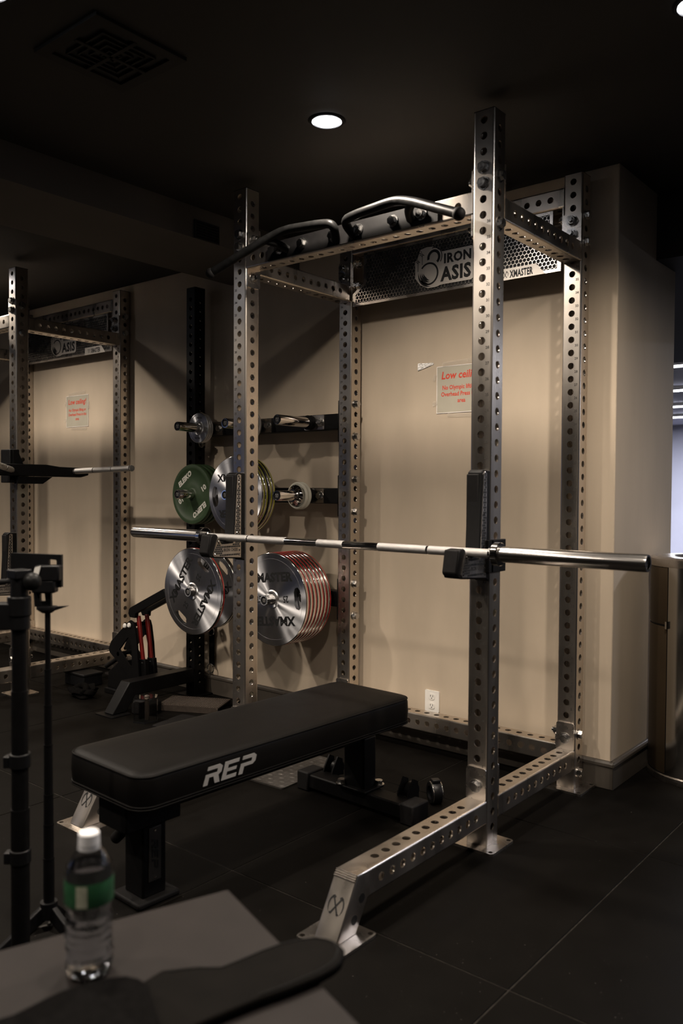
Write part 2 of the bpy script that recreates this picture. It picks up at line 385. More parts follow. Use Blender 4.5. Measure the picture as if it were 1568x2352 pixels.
# square ceiling vent
v = empty('ceiling_vent', (-0.762, -0.91, CEIL)); tag(v, 'square black four-way air vent set into the black ceiling', 'vent')
mb = MB()
for k in range(4):
    mb.prism([(-0.155, 0.155), (0.155, 0.155), (0.120, 0.120), (-0.120, 0.120)], -0.010, 0, RZ(k*PI/2))
mb.obj('frame', 'vent_paint', v)
mb = MB(); mb.box(-.006, .006, -.12, .12, -.012, -.002); mb.box(-.12, .12, -.006, .006, -.012, -.002); mb.obj('divider', 'vent_paint', v)
mb = MB(); mb.box(-.12, .12, -.12, .12, -.002, 0); mb.obj('backing', 'grille', v)
for k in range(4):
    for j in range(1, 5):
        d = .115*j/5
        mb = MB(); mb.prism([(-d, d), (d, d), (d-.008, d-.008+.004), (-d+.008, d-.008+.004)], -.010, -.003, RZ(k*PI/2)); mb.obj('louvre', 'grille', v)
v = empty('beam_vent', (-1.585, 0.178, 2.352)); tag(v, 'small dark square grille on the side of the ceiling beam', 'vent')
mb = MB(); mb.box(0, .008, -.075, .075, -.04, .045); mb.obj('frame', 'grille', v, bevel=.003)
for k in range(6):
    mb = MB(); mb.box(.008, .011, -.066, .066, -.033+k*.0125, -.028+k*.0125); mb.obj('slat', 'black_rubber', v)
# far linear lights
for i, (x, y) in enumerate(((-0.6, 5.70), (-1.2, 7.66), (-1.8, 9.56), (-2.3, 11.27), (3.2, 2.9))):  # last one added, unseen, to throw cool light on pillar and bin
    r = empty('linear_light', (x, y, 2.42 if i < 4 else 2.172)); tag(r, ('bright white linear ceiling light beyond the pillar, %s from the top' % ('first', 'second', 'third', 'fourth')[i]) if i < 4 else 'unseen linear ceiling light added to cool the pillar side and the bin', 'ceiling light', 'linear lights in the far room')
    mb = MB(); mb.box(-1.3, 1.9, -.035, .035, -.05, 0); mb.obj('housing', 'outlet_white', r)
    mb = MB(); mb.box(-1.28, 1.88, -.03, .03, -.062, -.05); mb.obj('tube', 'led_tube', r)
    ld = bpy.data.lights.new('far_beam', 'AREA'); lo = bpy.data.objects.new('far_beam', ld); COL.objects.link(lo); lo.location = (x+.3, y, 2.35 if i < 4 else 2.10)
    ld.shape = 'RECTANGLE'; ld.size = 3.1; ld.size_y = .06; ld.energy = 190 if i < 4 else 75; ld.color = (0.86, 0.88, 1.0)
mb = MB(); mb.prism([(0, 0), (.35, 0), (.95, 1.9), (.80, 1.95)], 0, .12, FACE)
for z in (0.5, 1.0): mb.box(0.3, 0.9, -.1, -.02, z, z+.06)
tag(mb.obj('exercise_machine', 'black_metal', None, T(-2.15, 9.3, 0), bevel=.01), 'dark slanted exercise machine far off by the pale wall', 'machine')

# ---------------------------------------------------------------- the rack
W_, D_ = 1.1383, 0.6889
UPTOP = 2.408
GX = {'FR': (-P/2, P/2), 'FL': (-W_-P/2, P/2), 'BR': (-P/2, D_+P/2), 'BL': (-W_-P/2, D_+P/2)}
def lettering_x(mb, M):
    """the crossed-axe X mark"""
    for s in (1, -1):
        bar = [(-.32*s, -.52), (-.40*s, -.42), (-.28*s, -.39), (.20*s, .40), (.14*s, .50), (.28*s, .60), (.42*s, .46), (.30*s, .36), (-.18*s, -.43), (-.20*s, -.52)]
        mb.prism(bar, 0, .0006, M)
        cres = [(.28*s, .60), (.42*s, .52), (.56*s, .30), (.61*s, .05), (.57*s, -.20), (.44*s, -.46), (.51*s, -.18), (.52*s, .05), (.46*s, .28), (.34*s, .44)]
        mb.prism(cres, 0, .0006, M)
def build_rack():
    root = empty('power_rack')
    zf = [hz(n)-0.008 for n in range(-3, 43)]; zs = [hz(n+.5)-0.008 for n in range(-5, 42)]
    mb = hole_tube(MB(), UPTOP-0.008, zf, zs); up_me = mb.mesh('upright', 30); up_me.materials.append(MATS['stainless'])
    marks = {}
    for side in (1, -1):
        mb = MB()
        for n in range(1, 37):
            vv, f = text_geo(str(n), 0.0135, 0.0003)
            mb.add(vv, f, T(0.021*side, -P/2-0.0004, hz(n)-.0235-.008) @ FACE)
        marks[side] = mb.mesh('number_marks', 0); marks[side].materials.append(MATS['etch'])
    bmesh_ = MB(); bmesh_.add(*flat_geo([rrect(.160, .150, .012)]+[circle(.0075, 14, sx*.066, sy*.061) for sx in (1, -1) for sy in (1, -1)], .008)); bme = bmesh_.mesh('base_plate', 30); bme.materials.append(MATS['stainless_flat'])
    for k, (x, y) in GX.items():
        o = link('upright', up_me, None, root, T(x, y, 0.008))
        link('number_marks', marks[1 if k[1] == 'R' else -1], None, o)['kind'] = 'stuff'
        link('base_plate', bme, None, root, T(x, y, 0.004))
        mb = MB(); mb.box(-P/2+.001, P/2-.001, -P/2+.001, P/2-.001, 0, .003); mb.obj('cap', 'black_plastic', root, T(x, y, UPTOP))
    # side rails: floor level (with front foot) and top
    ycen = [P+.0762+PITCHH*i for i in range(10)]
    railL = D_-P
    hs = [.072+PITCHH*i for i in range(10)]; hs2 = [.046+PITCHH*i for i in range(11)]
    mb = hole_tube(MB(), railL, hs2, hs, RX(-PI/2)); rail = mb.mesh('side_rail', 30); rail.materials.append(MATS['stainless'])
    # local: along +Y, holes_f (+-Y of tube) map to -+Z
    mb = hole_tube(MB(), 0.62, [.0454+PITCHH*i for i in range(0)], [], RX(PI/2))
    mb = hole_tube(MB(), 0.6285, [.0984+.0001+PITCHH*i for i in range(11)][:10], [.0674+PITCHH*i for i in range(11)], RX(PI/2))
    prof_ = rrect(P, P, .006, 3); st_ = (((-.628, -P/2), (-.628, P/2)), ((-.634, -P/2), (-.680, P/2)), ((-.682, -.1135), (-.768, -.1135)))
    v_ = []; f_ = []; n_ = len(prof_)
    for (b0, b1), (t0, t1) in st_:
        for px, ps in prof_:
            t = ps/P+.5; v_.append((px, b0+(t0-b0)*t, b1+(t1-b1)*t))
    for q in range(2): f_ += [(q*n_+k, q*n_+(k+1) % n_, (q+1)*n_+(k+1) % n_, (q+1)*n_+k) for k in range(n_)]
    mb.add(v_, f_)
    foot_me = mb.mesh('foot_rail', 30); foot_me.materials.append(MATS['stainless'])
    fl = [(-.020, -.010), (.020, -.010)]
    flange = MB(); flange.add(*flat_geo([rrect(.074, .110, .010)], .006)); fl_me = flange.mesh('flange', 30); fl_me.materials.append(MATS['stainless_flat'])
    fl2 = MB(); fl2.add(*flat_geo([rrect(.0745, .188, .008)], .006)); fl2_me = fl2.mesh('flange', 30); fl2_me.materials.append(MATS['stainless_flat'])
    for x in (-P/2, -W_-P/2):
        o = link('foot_rail', foot_me, None, root, T(x, -.001, .1225))
        # weld folds, black shapes painting the dark inside the front foot's cut mark and holes
        sl = math.atan2(.088, .1516)
        MX = Matrix(((1, 0, 0, 0), (0, .502, -.865, -.7245), (0, .865, .502, -.0372), (0, 0, 0, 1)))
        mb = MB(); lettering_x(mb, MX @ Matrix.Scale(.043, 4)); mb.obj('cut_mark', 'letter_black', o, smooth=0)
        mb = MB()
        for yy, zz in ((-.662, -.028), (-.694, -.075)):
            for s in (-1, 1):
                mb.cyl((s*(P/2+.0004), yy, zz), (s*(P/2-.004), yy, zz), HR, 20)
        mb.obj('hole_dark_disc', 'letter_black', o)
        mb = MB()
        for k in range(4): mb.cyl((-P/2+.003, -.680-.0035*k, P/2-.0008-.0045*k), (P/2-.003, -.680-.0035*k, P/2-.0008-.0045*k), .0016, 8)
        mb.obj('bend_crease', 'stainless_flat', o)
        link('base_plate', bme, None, root, T(x, -.722, 0.004))
        link('foot_flange', fl_me, None, root, T(x, -.004, .2125) @ FACE); bolt(root, (x, -.007, hz(-.75)), '-y')
        o = link('side_rail', rail, None, root, T(x, P, .1225))
        link('rail_flange', fl_me, None, root, T(x, P+.004, .2125) @ FACE); link('rail_flange', fl_me, None, root, T(x, D_-.004, .2125) @ FACE)
        bolt(root, (x, D_-.007, hz(-.75)), '-y'); bolt(root, (x, P+.007, hz(-.75)), '+y', NUT, 'nut')
        # top side member
        link('top_side_member', rail, None, root, T(x, P, 2.105))
        link('top_flange', fl2_me, None, root, T(x, P+.004, 2.160) @ FACE); link('top_flange', fl2_me, None, root, T(x, D_-.004, 2.160) @ FACE)
        for n in (38, 39):
            bolt(root, (x, 0, hz(n)), '-y'); bolt(root, (x, D_-.007, hz(n)), '-y', NUT, 'nut')
    # front crossmember, rear crossmembers (along X)
    L = W_-P; x0 = -W_
    XM = RY(PI/2)
    hsx = [.040+PITCHH*i for i in range(20)]; hsx2 = [.066+PITCHH*i for i in range(20)]
    mb = hole_tube(MB(), L, hsx, hsx2, XM); cm = mb.mesh('crossmember', 30); cm.materials.append(MATS['stainless'])
    front = link('front_crossmember', cm, None, root, T(x0, P/2, 2.119))
    link('rear_top_crossmember', cm, None, root, T(x0, D_+P/2, 2.326))
    link('rear_floor_crossmember', cm, None, root, T(x0, D_+P/2, 0.137))
    fl3 = MB(); fl3.add(*flat_geo([rrect(.072, .225, .008)], .006)); fl3m = fl3.mesh('end_plate', 30); fl3m.materials.append(MATS['stainless_flat'])
    for xx, d in ((-W_, 1), (-P, -1)):
        link('end_plate', fl3m, None, root, T(xx+.004*d, P/2, 2.119) @ SIDE)
        fl4 = link('end_plate', fl3m, None, root, T(xx+.004*d, D_+P/2, 2.245) @ SIDE)
        link('end_plate', fl_me, None, root, T(xx+.004*d, D_+P/2, 0.165) @ SIDE)
    for n in (35.5, 38.5):
        bolt(root, (0, P/2, hz(n)), '+x'); bolt(root, (-W_+.007, P/2, hz(n)), '+x', NUT, 'nut'); bolt(root, (-P-.007, P/2, hz(n)), '-x', NUT, 'nut')
    for n in (37.5, 39.5):
        bolt(root, (-W_+.007, D_+P/2, hz(n)), '+x', NUT, 'nut'); bolt(root, (0, D_+P/2, hz(n)), '+x'); bolt(root, (-P-.007, D_+P/2, hz(n)), '-x', NUT, 'nut')
    for n in (-.5, -3.5): bolt(root, (0, D_+P/2, hz(n)), '+x')
    bolt(root, (-P-.007, D_+P/2, hz(-.5)), '-x', NUT, 'nut')
    # pull-up handles on a black mounting plate
    xc = -0.607
    mb = MB(); mb.add(*flat_geo([[(-.40, -.034), (.40, -.034), (.40, .020), (.34, .036), (-.34, .036), (-.40, .020)]], .008)); pl = mb.obj('handle_plate', 'black_powder', root, T(xc, -.0045, 2.119) @ FACE)
    mb.v
    for s in (1, -1):
        pts = [(.045, -.008, 2.098), (.022, -.050, 2.150), (.090, -.058, 2.158), (.262, -.060, 2.170), (.350, -.082, 2.140), (.570, -.153, 2.037)]
        mb = MB(); mb.sweep([(xc+s*a, y, z) for a, y, z in pts], .0165, 16, .045, 6); mb.obj('pull_up_handle', 'gloss_bar', root)
        mb = MB(); mb.ball((xc+s*.572, -.1535, 2.036), .021); mb.obj('end_cap', 'black_rubber', root)
        mb = MB(); mb.sweep([(xc+s*.345, -.080, 2.142), (xc+s*.305, -.045, 2.128), (xc+s*.290, -.008, 2.112)], .0155, 14, .03); mb.obj('handle_strut', 'gloss_bar', root)
        for a in (.215, .06, .335): bolt(root, (xc+s*a, -.0085, 2.121), '-y')
    # honeycomb sign panel
    ol = [(-1.128, 2.042), (-.084, 2.042), (-.084, 2.105), (-.120, 2.140), (-.120, 2.282), (-1.064, 2.282), (-1.064, 2.145), (-1.128, 2.100)]
    il = [(-1.112, 2.054), (-.100, 2.054), (-.100, 2.098), (-.133, 2.134), (-.133, 2.270), (-1.051, 2.270), (-1.051, 2.140), (-1.112, 2.094)]
    mb = MB(); mb.add(*flat_geo([ol, il], .003), T(0, D_-.002, 0) @ FACE); panel = mb.obj('sign_panel', 'stainless_flat', root)
    mb = MB(); mb.add(*flat_geo([ol], .001), T(0, D_+.0010, 0) @ FACE); mb.obj('backing', 'letter_black', panel)
    p = .0172; R0 = p/math.sqrt(3); R1 = (p-.0026)/math.sqrt(3); mb = MB()
    logo = [(-.772, 2.118), (-.745, 2.085), (-.705, 2.066), (-.660, 2.066), (-.640, 2.072), (-.486, 2.072), (-.474, 2.082), (-.474, 2.203), (-.485, 2.214),
            (-.632, 2.214), (-.650, 2.225), (-.680, 2.243), (-.712, 2.246), (-.745, 2.240), (-.760, 2.205), (-.775, 2.190), (-.772, 2.160)]
    tab = [(-.372, 2.042), (-.150, 2.042), (-.190, 2.088), (-.372, 2.088)]
    j = 0; z = 2.050
    while z < 2.275:
        x = -1.118+(p/2 if j % 2 else 0)
        while x < -.095:
            if inpoly(x, z, il) and not inpoly(x, z, [(a*1.0, b_) for a, b_ in logo]) and not inpoly(x, z, tab):
                v6 = [(math.cos(PI/6+k*PI/3), math.sin(PI/6+k*PI/3)) for k in range(6)]
                vv = [(x+R0*c, D_-.002, z+R0*s) for c, s in v6]+[(x+R1*c, D_-.0032, z+R1*s) for c, s in v6]+[(x+R1*c, D_-.0005, z+R1*s) for c, s in v6]
                vv = [(a, D_-.0032 if i < 6 else q, b_) for i, (a, q, b_) in enumerate(vv)]
                mb.add(vv, [(k, (k+1) % 6, (k+1) % 6+6, k+6) for k in range(6)]+[(k+6, (k+1) % 6+6, (k+1) % 6+12, k+12) for k in range(6)])
            x += p
        z += p*math.sqrt(3)/2; j += 1
    mb.obj('honeycomb_mesh', 'stainless_flat', panel, smooth=0)['kind'] = 'stuff'
    mb = MB(); mb.add(*flat_geo([logo], .003), T(0, D_-.0035, 0) @ FACE); mb.add(*flat_geo([tab], .003), T(0, D_-.0035, 0) @ FACE); mb.obj('logo_plate', 'logo_steel', panel)
    yl = D_-.0054
    mb = MB()
    for tx, bx in (('IRON', (-.622, -.487, 2.159, 2.203)), ('ASIS', (-.640, -.487, 2.083, 2.147)), ('XMASTER', (-.306, -.202, 2.048, 2.079))):
        vv, f = fit_text(tx, *bx, off=.04, spacing=1.08); mb.add(vv, f, T(0, yl, 0) @ FACE)
    lettering_x(mb, T(-.326, yl, 2.0635) @ FACE @ Matrix.Scale(.024, 4))
    def ring(cx, cz, r0, r1, a0, a1, n=26, ex=1.0, taper=False):
        o_ = []; i_ = []
        for k in range(n+1):
            a = a0+(a1-a0)*k/n; tt = math.sin(PI*k/n) if taper else 1
            o_.append((cx+r1*math.cos(a)*ex, cz+r1*math.sin(a))); rr = r1-(r1-r0)*tt; i_.append((cx+rr*math.cos(a)*ex, cz+rr*math.sin(a)))
        mb.add([(x, yl, z) for x, z in o_+i_], [(k, k+1, n+2+k, n+1+k) for k in range(n)])
    ring(-.700, 2.128, .042, .050, -2.6, 2.5)
    for q, r in enumerate((.056, .046, .037, .029)): ring(-.700, 2.128, r-.010, r, 2.9, 4.9, taper=True)
    ring(-.675, 2.196, .022, .034, -.9, 3.4); ring(-.675, 2.196, .040, .044, -.6, 1.8)
    for (px, pz) in ((-.735, 2.222), (-.757, 2.195)):
        for k in range(7):
            a = .2+k*.85; mb.add([(px, yl, pz), (px+.013*math.cos(a)-.002, yl, pz+.013*math.sin(a)), (px+.016*math.cos(a+.25), yl, pz+.013*math.sin(a+.25)-.002)], [(0, 1, 2)])
        mb.box(px-.0012, px+.0012, yl-.0003, yl, pz-.05, pz)
    mb.obj('lettering', 'letter_black', panel, smooth=0)
    return root
rack = build_rack()
tag(rack, 'large stainless steel power rack with bench, front right, nearest the camera', 'weight rack', 'power racks')
rack2 = copy_tree(rack)
rack2.location = (-3.024, 0.045, 0)
tag(rack2, 'stainless steel power rack at the left edge, farther away', 'weight rack', 'power racks')

# ---------------------------------------------------------------- J-cups
def build_cup(outer):
    r = empty('j_cup')
    body = [(-.001, 1.244), (-.044, 1.246), (-.056, 1.238), (-.068, .985), (-.074, .970), (-.132, .968), (-.142, .972), (-.152, .994), (-.160, .998), (-.180, .996), (-.186, .988), (-.199, .925), (-.192, .908), (-.168, .904), (-.02, .893), (-.001, .884)]
    mb = MB(); mb.prism(body, -.052, 0, SIDE); mb.obj('body', 'black_powder', r, bevel=.0035, seg=3)
    mb = MB(); mb.box(-.054, -.010, -.0605, -.052, .99, 1.232); mb.obj('back_pad', 'black_rubber', r, bevel=.003)
    mb = MB(); mb.prism([(-.183, .996), (-.190, .994), (-.203, .925), (-.196, .914)], -.053, -.004, SIDE); mb.obj('lip_pad', 'black_rubber', r, bevel=.003)
    plate = [(-.026, 1.236), (-.038, 1.240), (-.046, 1.232), (-.062, .972), (-.070, .959), (-.130, .957), (-.138, .964), (-.146, .984), (-.154, .984), (-.177, .918), (-.172, .910), (-.026, .899)]
    mb = MB(); mb.add(*flat_geo([plate], .003), T(.001, 0, 0) @ SIDE); o = mb.obj('honeycomb_plate', 'stainless_flat', r)
    mb = MB(); px = .0094; z = .905; j = 0
    def inset(y, z, d=.0055): return all(inpoly(y+d*math.cos(k*PI/4), z+d*math.sin(k*PI/4), plate) for k in range(8))
    while z < 1.236:
        y = -.180+(px/2 if j % 2 else 0)
        while y < -.026:
            if inset(y, z) and not (-.128 < y < -.036 and .920 < z < .945):
                mb.prism(circle(.0044, 6, y, z, PI/6), .0024, .0029, SIDE)
            y += px
        z += px*.866; j += 1
    mb.obj('cutouts', 'letter_black', o, smooth=0)['kind'] = 'stuff'
    mb = MB(); vv, f = text_geo('IRON OASIS', .0175, .0004, sx=.80, spacing=1.05); mb.add(vv, f, T(.0029, -.082, .9325) @ SIDE); mb.obj('lettering', 'etch', o, smooth=0)
    for y, z in ((-.036, 1.205), (-.041, 1.105), (-.047, 1.0), (-.148, .970), (-.166, .918), (-.034, .910)):
        mb = MB(); mb.lathe([(.0001, .0046), (.0028, .0042), (.0042, .0026)], 12, T(.0, y, z) @ SIDE); mb.obj('screw', 'chrome', r)
    x0, x1 = (0.001, .014) if outer > 0 else (-P-.014, -P-.001)
    mb = MB(); mb.box(x0, x1, -.03, .083, .9135, 1.020); mb.obj('side_plate', 'black_powder', r, bevel=.002)
    mb = MB(); mb.box(min(x0, -.052 if outer > 0 else x0), max(x1, 0), -.0105, -.001, .9135, 1.020); mb.obj('web', 'black_powder', r)
    return r
cup = build_cup(1); tag(cup, 'black j-cup holding the barbell on the nearer right upright', 'j-cup', 'j-cups')
cup.location = (-.0, 0, 0)
cupl = build_cup(-1); cupl.location = (-W_, 0, 0); tag(cupl, 'black j-cup holding the barbell on the left upright, before the plates', 'j-cup', 'j-cups')
c3 = copy_tree(cupl); c3.location = (-3.024, .045, -.32); tag(c3, 'black j-cup on the upright of the farther rack, behind the tripod', 'j-cup', 'j-cups')

# ---------------------------------------------------------------- barbell
BY, BZ = -.1055, .9835
bar = empty('barbell', (0, BY, BZ)); tag(bar, 'long steel barbell resting in the two j-cups across the rack', 'barbell')
def xcyl(name, a, b, r, m, n=28, parent=bar, prof=None):
    mb = MB()
    pr = prof or [(.0001, a), (r-.001, a), (r, a+.001), (r, b-.001), (r-.001, b), (.0001, b)]
    mb.lathe(pr, n, RY(PI/2)); return mb.obj(name, m, parent, smooth=30)
xcyl('sleeve', .105, .548, .0250, 'sleeve_steel', prof=[(.0001, .100), (.0250, .100), (.0250, .540), (.0238, .548), (.019, .548), (.019, .543), (.0001, .543)])
xcyl('sleeve', -1.738, -1.29, .0250, 'sleeve_steel', prof=[(.0001, -1.733), (.019, -1.733), (.019, -1.738), (.0238, -1.738), (.0250, -1.730), (.0250, -1.285), (.0001, -1.285)])
for a, b in ((.076, .100), (-1.288, -1.262)):
    xcyl('collar', a, b, .0365, 'chrome', prof=[(.0001, a), (.034, a), (.0365, a+.003), (.0365, b-.003), (.034, b), (.0001, b)])
for a, b in ((-1.262, -1.236), (.060, .076)): xcyl('bushing', a, b, .0205, 'chrome')
xcyl('shaft', -1.24, .065, .0138, 'chrome')
for a, b in ((-1.236, -1.012), (-1.005, -.807), (-.648, -.525), (-.370, -.1715), (-.1645, .060)): xcyl('knurling', a, b, .0146, 'knurl_steel')

# ---------------------------------------------------------------- plate storage
sto = empty('plate_storage_rack', (-2.30, .727, 0)); tag(sto, 'black steel weight plate storage frame between the two racks', 'storage rack')
SX, SY = -2.30, .727
zf = [.05+PITCHH*i for i in range(44)]; zs = [.0754+PITCHH*i for i in range(43)]
mb = hole_tube(MB(), 2.30, zf, zs); mb.obj('upright', 'black_metal', sto, T(0, 0, .008), smooth=30)
mb = MB(); mb.add(*flat_geo([rrect(.15, .14, .01)], .008), T(0, 0, .004)); mb.obj('base_plate', 'black_metal', sto)
mb = MB(); mb.prism([(-P/2-.001, .084), (-P/2-.001, .160), (-.478, .160), (-.585, .008), (-.500, .008), (-.442, .084)], -P/2, P/2, SIDE); mb.obj('foot', 'black_metal', sto, bevel=.004)
mb = MB(); mb.add(*flat_geo([rrect(.15, .12, .01)], .006), T(0, -.555, .003)); mb.obj('foot_plate', 'black_metal', sto)
ROWS = [(1.508, 'u'), (1.148, 'm'), (.647, 'l')]
for z, k in ROWS:
    mb = MB(); mb.box(P/2+.006, -W_-P-SX-.007, -.030, .030, z-.038, z+.038); mb.obj('crossmember', 'black_metal', sto, bevel=.004)
    for xx in (P/2+.001, -W_-P-SX-.007):
        mb = MB(); mb.box(xx, xx+.006, -.034, .034, z-.10, z+.10); mb.obj('bracket', 'black_metal', sto, bevel=.003)
    for dz in (-.075, .08): bolt(sto, (-W_-SX+.001, 0, z+dz), '+x'); bolt(sto, (P/2+.007, .0, z+dz), '+x', NUT, 'nut')
def horn(x, z, y0, rows, name='plate_horn'):
    yb = .697-SY
    mb = MB(); mb.add(*flat_geo([rrect(.13, .07, .006)], .006), T(x-SX+.022, yb-.003, z) @ FACE); mb.obj('horn_plate', 'stainless_flat', sto)
    L = .697-y0
    mb = MB(); mb.lathe([(.0001, .006), (.034, .006), (.034, .026), (.025, .028), (.025, L-.003), (.0235, L), (.0195, L), (.0195, L-.004), (.0001, L-.004)], 28, T(x-SX, yb, z) @ RX(PI/2)); h = mb.obj(name, 'chrome', sto, smooth=30)
    mb = MB(); mb.lathe([(.0001, L-.003), (.0190, L-.003)], 20, T(x-SX, yb, z) @ RX(PI/2)); mb.obj('end_disc', 'black_plastic', h)
    mb = MB(); lettering_x(mb, T(x-SX, yb-L+.0028, z) @ FACE @ Matrix.Scale(.017, 4)); mb.obj('end_mark', 'letter_grey', h, smooth=0)
    mb = MB(); mb.lathe([(.0255, .006), (.036, .006), (.036, .030), (.0255, .032)], 24, T(x-SX, yb, z) @ RX(PI/2)); mb.obj('stop_ring', 'black_rubber', h)
    bolt(sto, (x-SX+.064, yb-.006, z), '-y')
XH = (-2.125, -1.755, -1.395)
for x in XH: horn(x, 1.508, .45, 0); horn(x, 1.148, .45, 0)
horn(-1.972, .647, .395, 0); horn(-1.452, .647, .425, 0)

# ---------------------------------------------------------------- plates (built in local XY, front = +Z)
def std_text(mb, txt, num, R, th, tsz, nsz, sx=.62, rt=.50, m0=0):
    for k in (0, 1):
        vv, f = fit_text(txt, -R*.64, R*.64, -R*.105, R*.105, off=.045); mb.add(vv, f, RZ(PI*k) @ T(0, R*.47, th+.0004))
        if num:
            vv, f = text_geo(num, nsz, nsz*.02, sx=.8); mb.add(vv, f, RZ(PI*k) @ T(-R*.40, .0, th+.0004))
def steel_plate(R, th, num, band, slots=True):
    r = empty('weight_plate')
    outs = [circle(R-.003, 96), circle(.0265, 32)]
    if slots:
        for s in (1, -1): outs.append([(s*(R*.74+x), y) for x, y in [(-.020, -.030), (-.012, -.048), (.006, -.054), (.018, -.040), (.024, -.014), (.024, .014), (.018, .040), (.006, .054), (-.012, .048), (-.020, .030)]])
    mb = MB(); mb.add(*flat_geo(outs, th), T(0, 0, th/2)); mb.obj('disc', 'plate_steel', r, smooth=30)
    mb = MB(); mb.lathe([(R-.003, th), (R-.001, th-.0005), (R, th-.002), (R, .008)], 96); mb.lathe([(R, .003), (R-.001, 0), (R-.003, 0)], 96); mb.obj('rim', 'chrome', r, smooth=50)
    mb = MB(); mb.lathe([(R, .008), (R+.0006, .0075), (R+.0006, .0035), (R, .003)], 96); mb.obj('colour_band', band, r, smooth=50)
    mb = MB(); mb.lathe([(R*.865, th), (R*.866, th+.0005), (R*.874, th+.0005), (R*.875, th)], 96); mb.lathe([(.0265, th+.001), (.040, th+.003), (.046, th)], 48); mb.obj('turned_ring', 'plate_steel', r)
    mb = MB(); std_text(mb, 'XMASTER', num, R, th, R*.30, R*.20); mb.obj('lettering', 'letter_black', r, smooth=0)
    return r
def put_plate(o, x, yfront, z, th, rot):
    o.matrix_basis = T(x, yfront+th, z) @ FACE @ RZ(rot); return o
th = .0225
p25 = steel_plate(.225, th, '25', 'band_red')
put_plate(p25, -1.972, .425, .647, th, math.radians(58))
tag(p25, 'large polished steel 25 plate alone at the end of the lower left horn', 'weight plate', 'steel 25 plates')
p20 = steel_plate(.2045, th, '20', 'black_rubber')
put_plate(p20, -1.972, .545, .647, th, math.radians(52)); tag(p20, 'polished steel plate behind the lower left front plate, partly hidden', 'weight plate')
ordn = ['frontmost', 'second', 'third', 'fourth', 'fifth', 'sixth', 'rearmost']
for k in range(7):
    c = copy_tree(p25); put_plate(c, -1.452, .482+k*.0258, .647, th, math.radians(6+random.uniform(-40, 40)*(k > 0)))
    tag(c, 'red-edged polished steel 25 plate, %s of the seven on the lower right horn' % ordn[k], 'weight plate', 'steel 25 plates')
p15 = steel_plate(.197, .0185, '15', 'band_yellow')
ys = [.520, .541, .572, .593]
for k in range(4):
    c = p15 if k == 0 else copy_tree(p15)
    put_plate(c, XH[1], ys[k], 1.148, .0185, math.radians(4 if k == 0 else random.uniform(-50, 50)))
    tag(c, 'yellow-edged polished steel plate, %s of the four on the middle horn' % ['frontmost', 'second', 'third', 'rearmost'][k], 'weight plate', 'yellow-edged plates')
def bumper(R, th, txt, num, m, lm, tsz, nsz, hubm):
    r = empty('weight_plate')
    mb = MB(); mb.lathe([(.0265, th-.004), (.060, th-.004), (.064, th-.006), (R*.80, th-.006), (R*.84, th-.001), (R*.90, th), (R-.004, th-.002), (R, th-.008), (R, .008), (R-.004, .002), (R*.85, 0), (.0265, .004)], 80); mb.obj('disc', m, r, smooth=40)
    mb = MB(); mb.lathe([(.0255, .003), (.0265, th-.002), (.034, th-.003), (.036, th-.0045)], 32); mb.obj('hub', hubm, r)
    mb = MB()
    for k in (0, 1):
        w2 = tsz*1.50
        vv, f = fit_text(txt, -w2, w2, -tsz*.36, tsz*.36, off=.05, shear=.18); mb.add(vv, f, RZ(PI*k) @ T(0, R*.63, th-.0056))
        if num: vv, f = fit_text(num, -nsz*.5, nsz*.5, -nsz*.42, nsz*.42, off=.035); mb.add(vv, f, RZ(PI*k) @ T(R*.60, -R*.16, th-.0056))
    mb.obj('lettering', lm, r, smooth=0)
    return r
pg = bumper(.163, .030, 'ELEIKO', '10', 'bumper_green', 'letter_white', .042, .036, 'bumper_green')
for k in range(3):
    c = pg if k == 0 else copy_tree(pg)
    put_plate(c, XH[0], .548+k*.0335, 1.148, .030, math.radians(36 if k == 0 else random.uniform(-90, 90)))
    tag(c, ['dark green 10 bumper plate, frontmost on the left middle horn', 'dark green bumper plate just behind the front green one', 'dark green bumper plate at the back of the left middle horn'][k], 'weight plate', 'green bumper plates')
pw = bumper(.067, .020, 'ELEIKO', None, 'bumper_white', 'letter_black', .011, .01, 'bumper_white')
for k in range(2):
    c = pw if k == 0 else copy_tree(pw)
    put_plate(c, XH[2], .590+k*.0225, 1.148, .020, math.radians(-100+60*k))
    tag(c, ['small white change plate in front on the right middle horn', 'small white change plate behind the front white one'][k], 'weight plate', 'white change plates')
def chrome_disc(R, th, label, x, y, z, group):
    r = empty('weight_plate')
    mb = MB(); mb.lathe([(.0262, th), (.036, th+.003), (.040, th), (R*.86, th), (R*.88, th+.002), (R-.003, th+.002), (R, th-.001), (R, .002), (R-.002, 0), (.0262, 0)], 72); mb.obj('disc', 'plate_steel', r, smooth=30)
    mb = MB()
    for k in (0, 1):
        vv, f = text_geo('XMASTER', .015, .0003, sx=.7); mb.add(vv, f, RZ(PI*k+.2) @ T(0, R*.66, th+.0004))
    mb.obj('lettering', 'letter_black', r, smooth=0)
    put_plate(r, x, y, z, th, random.uniform(0, 3)); tag(r, label, 'weight plate', group); return r
for k in range(3): chrome_disc(.082-.002*k, .011, 'small chrome plate on the upper left horn, %s of three' % ['front', 'middle', 'rear'][k], XH[0], .597+k*.0145, 1.508, 'small chrome plates')
for k in range(2): chrome_disc(.076, .011, 'small chrome plate on the upper middle horn, %s of two' % ['front', 'rear'][k], XH[1], .610+k*.0145, 1.508, 'small chrome plates')
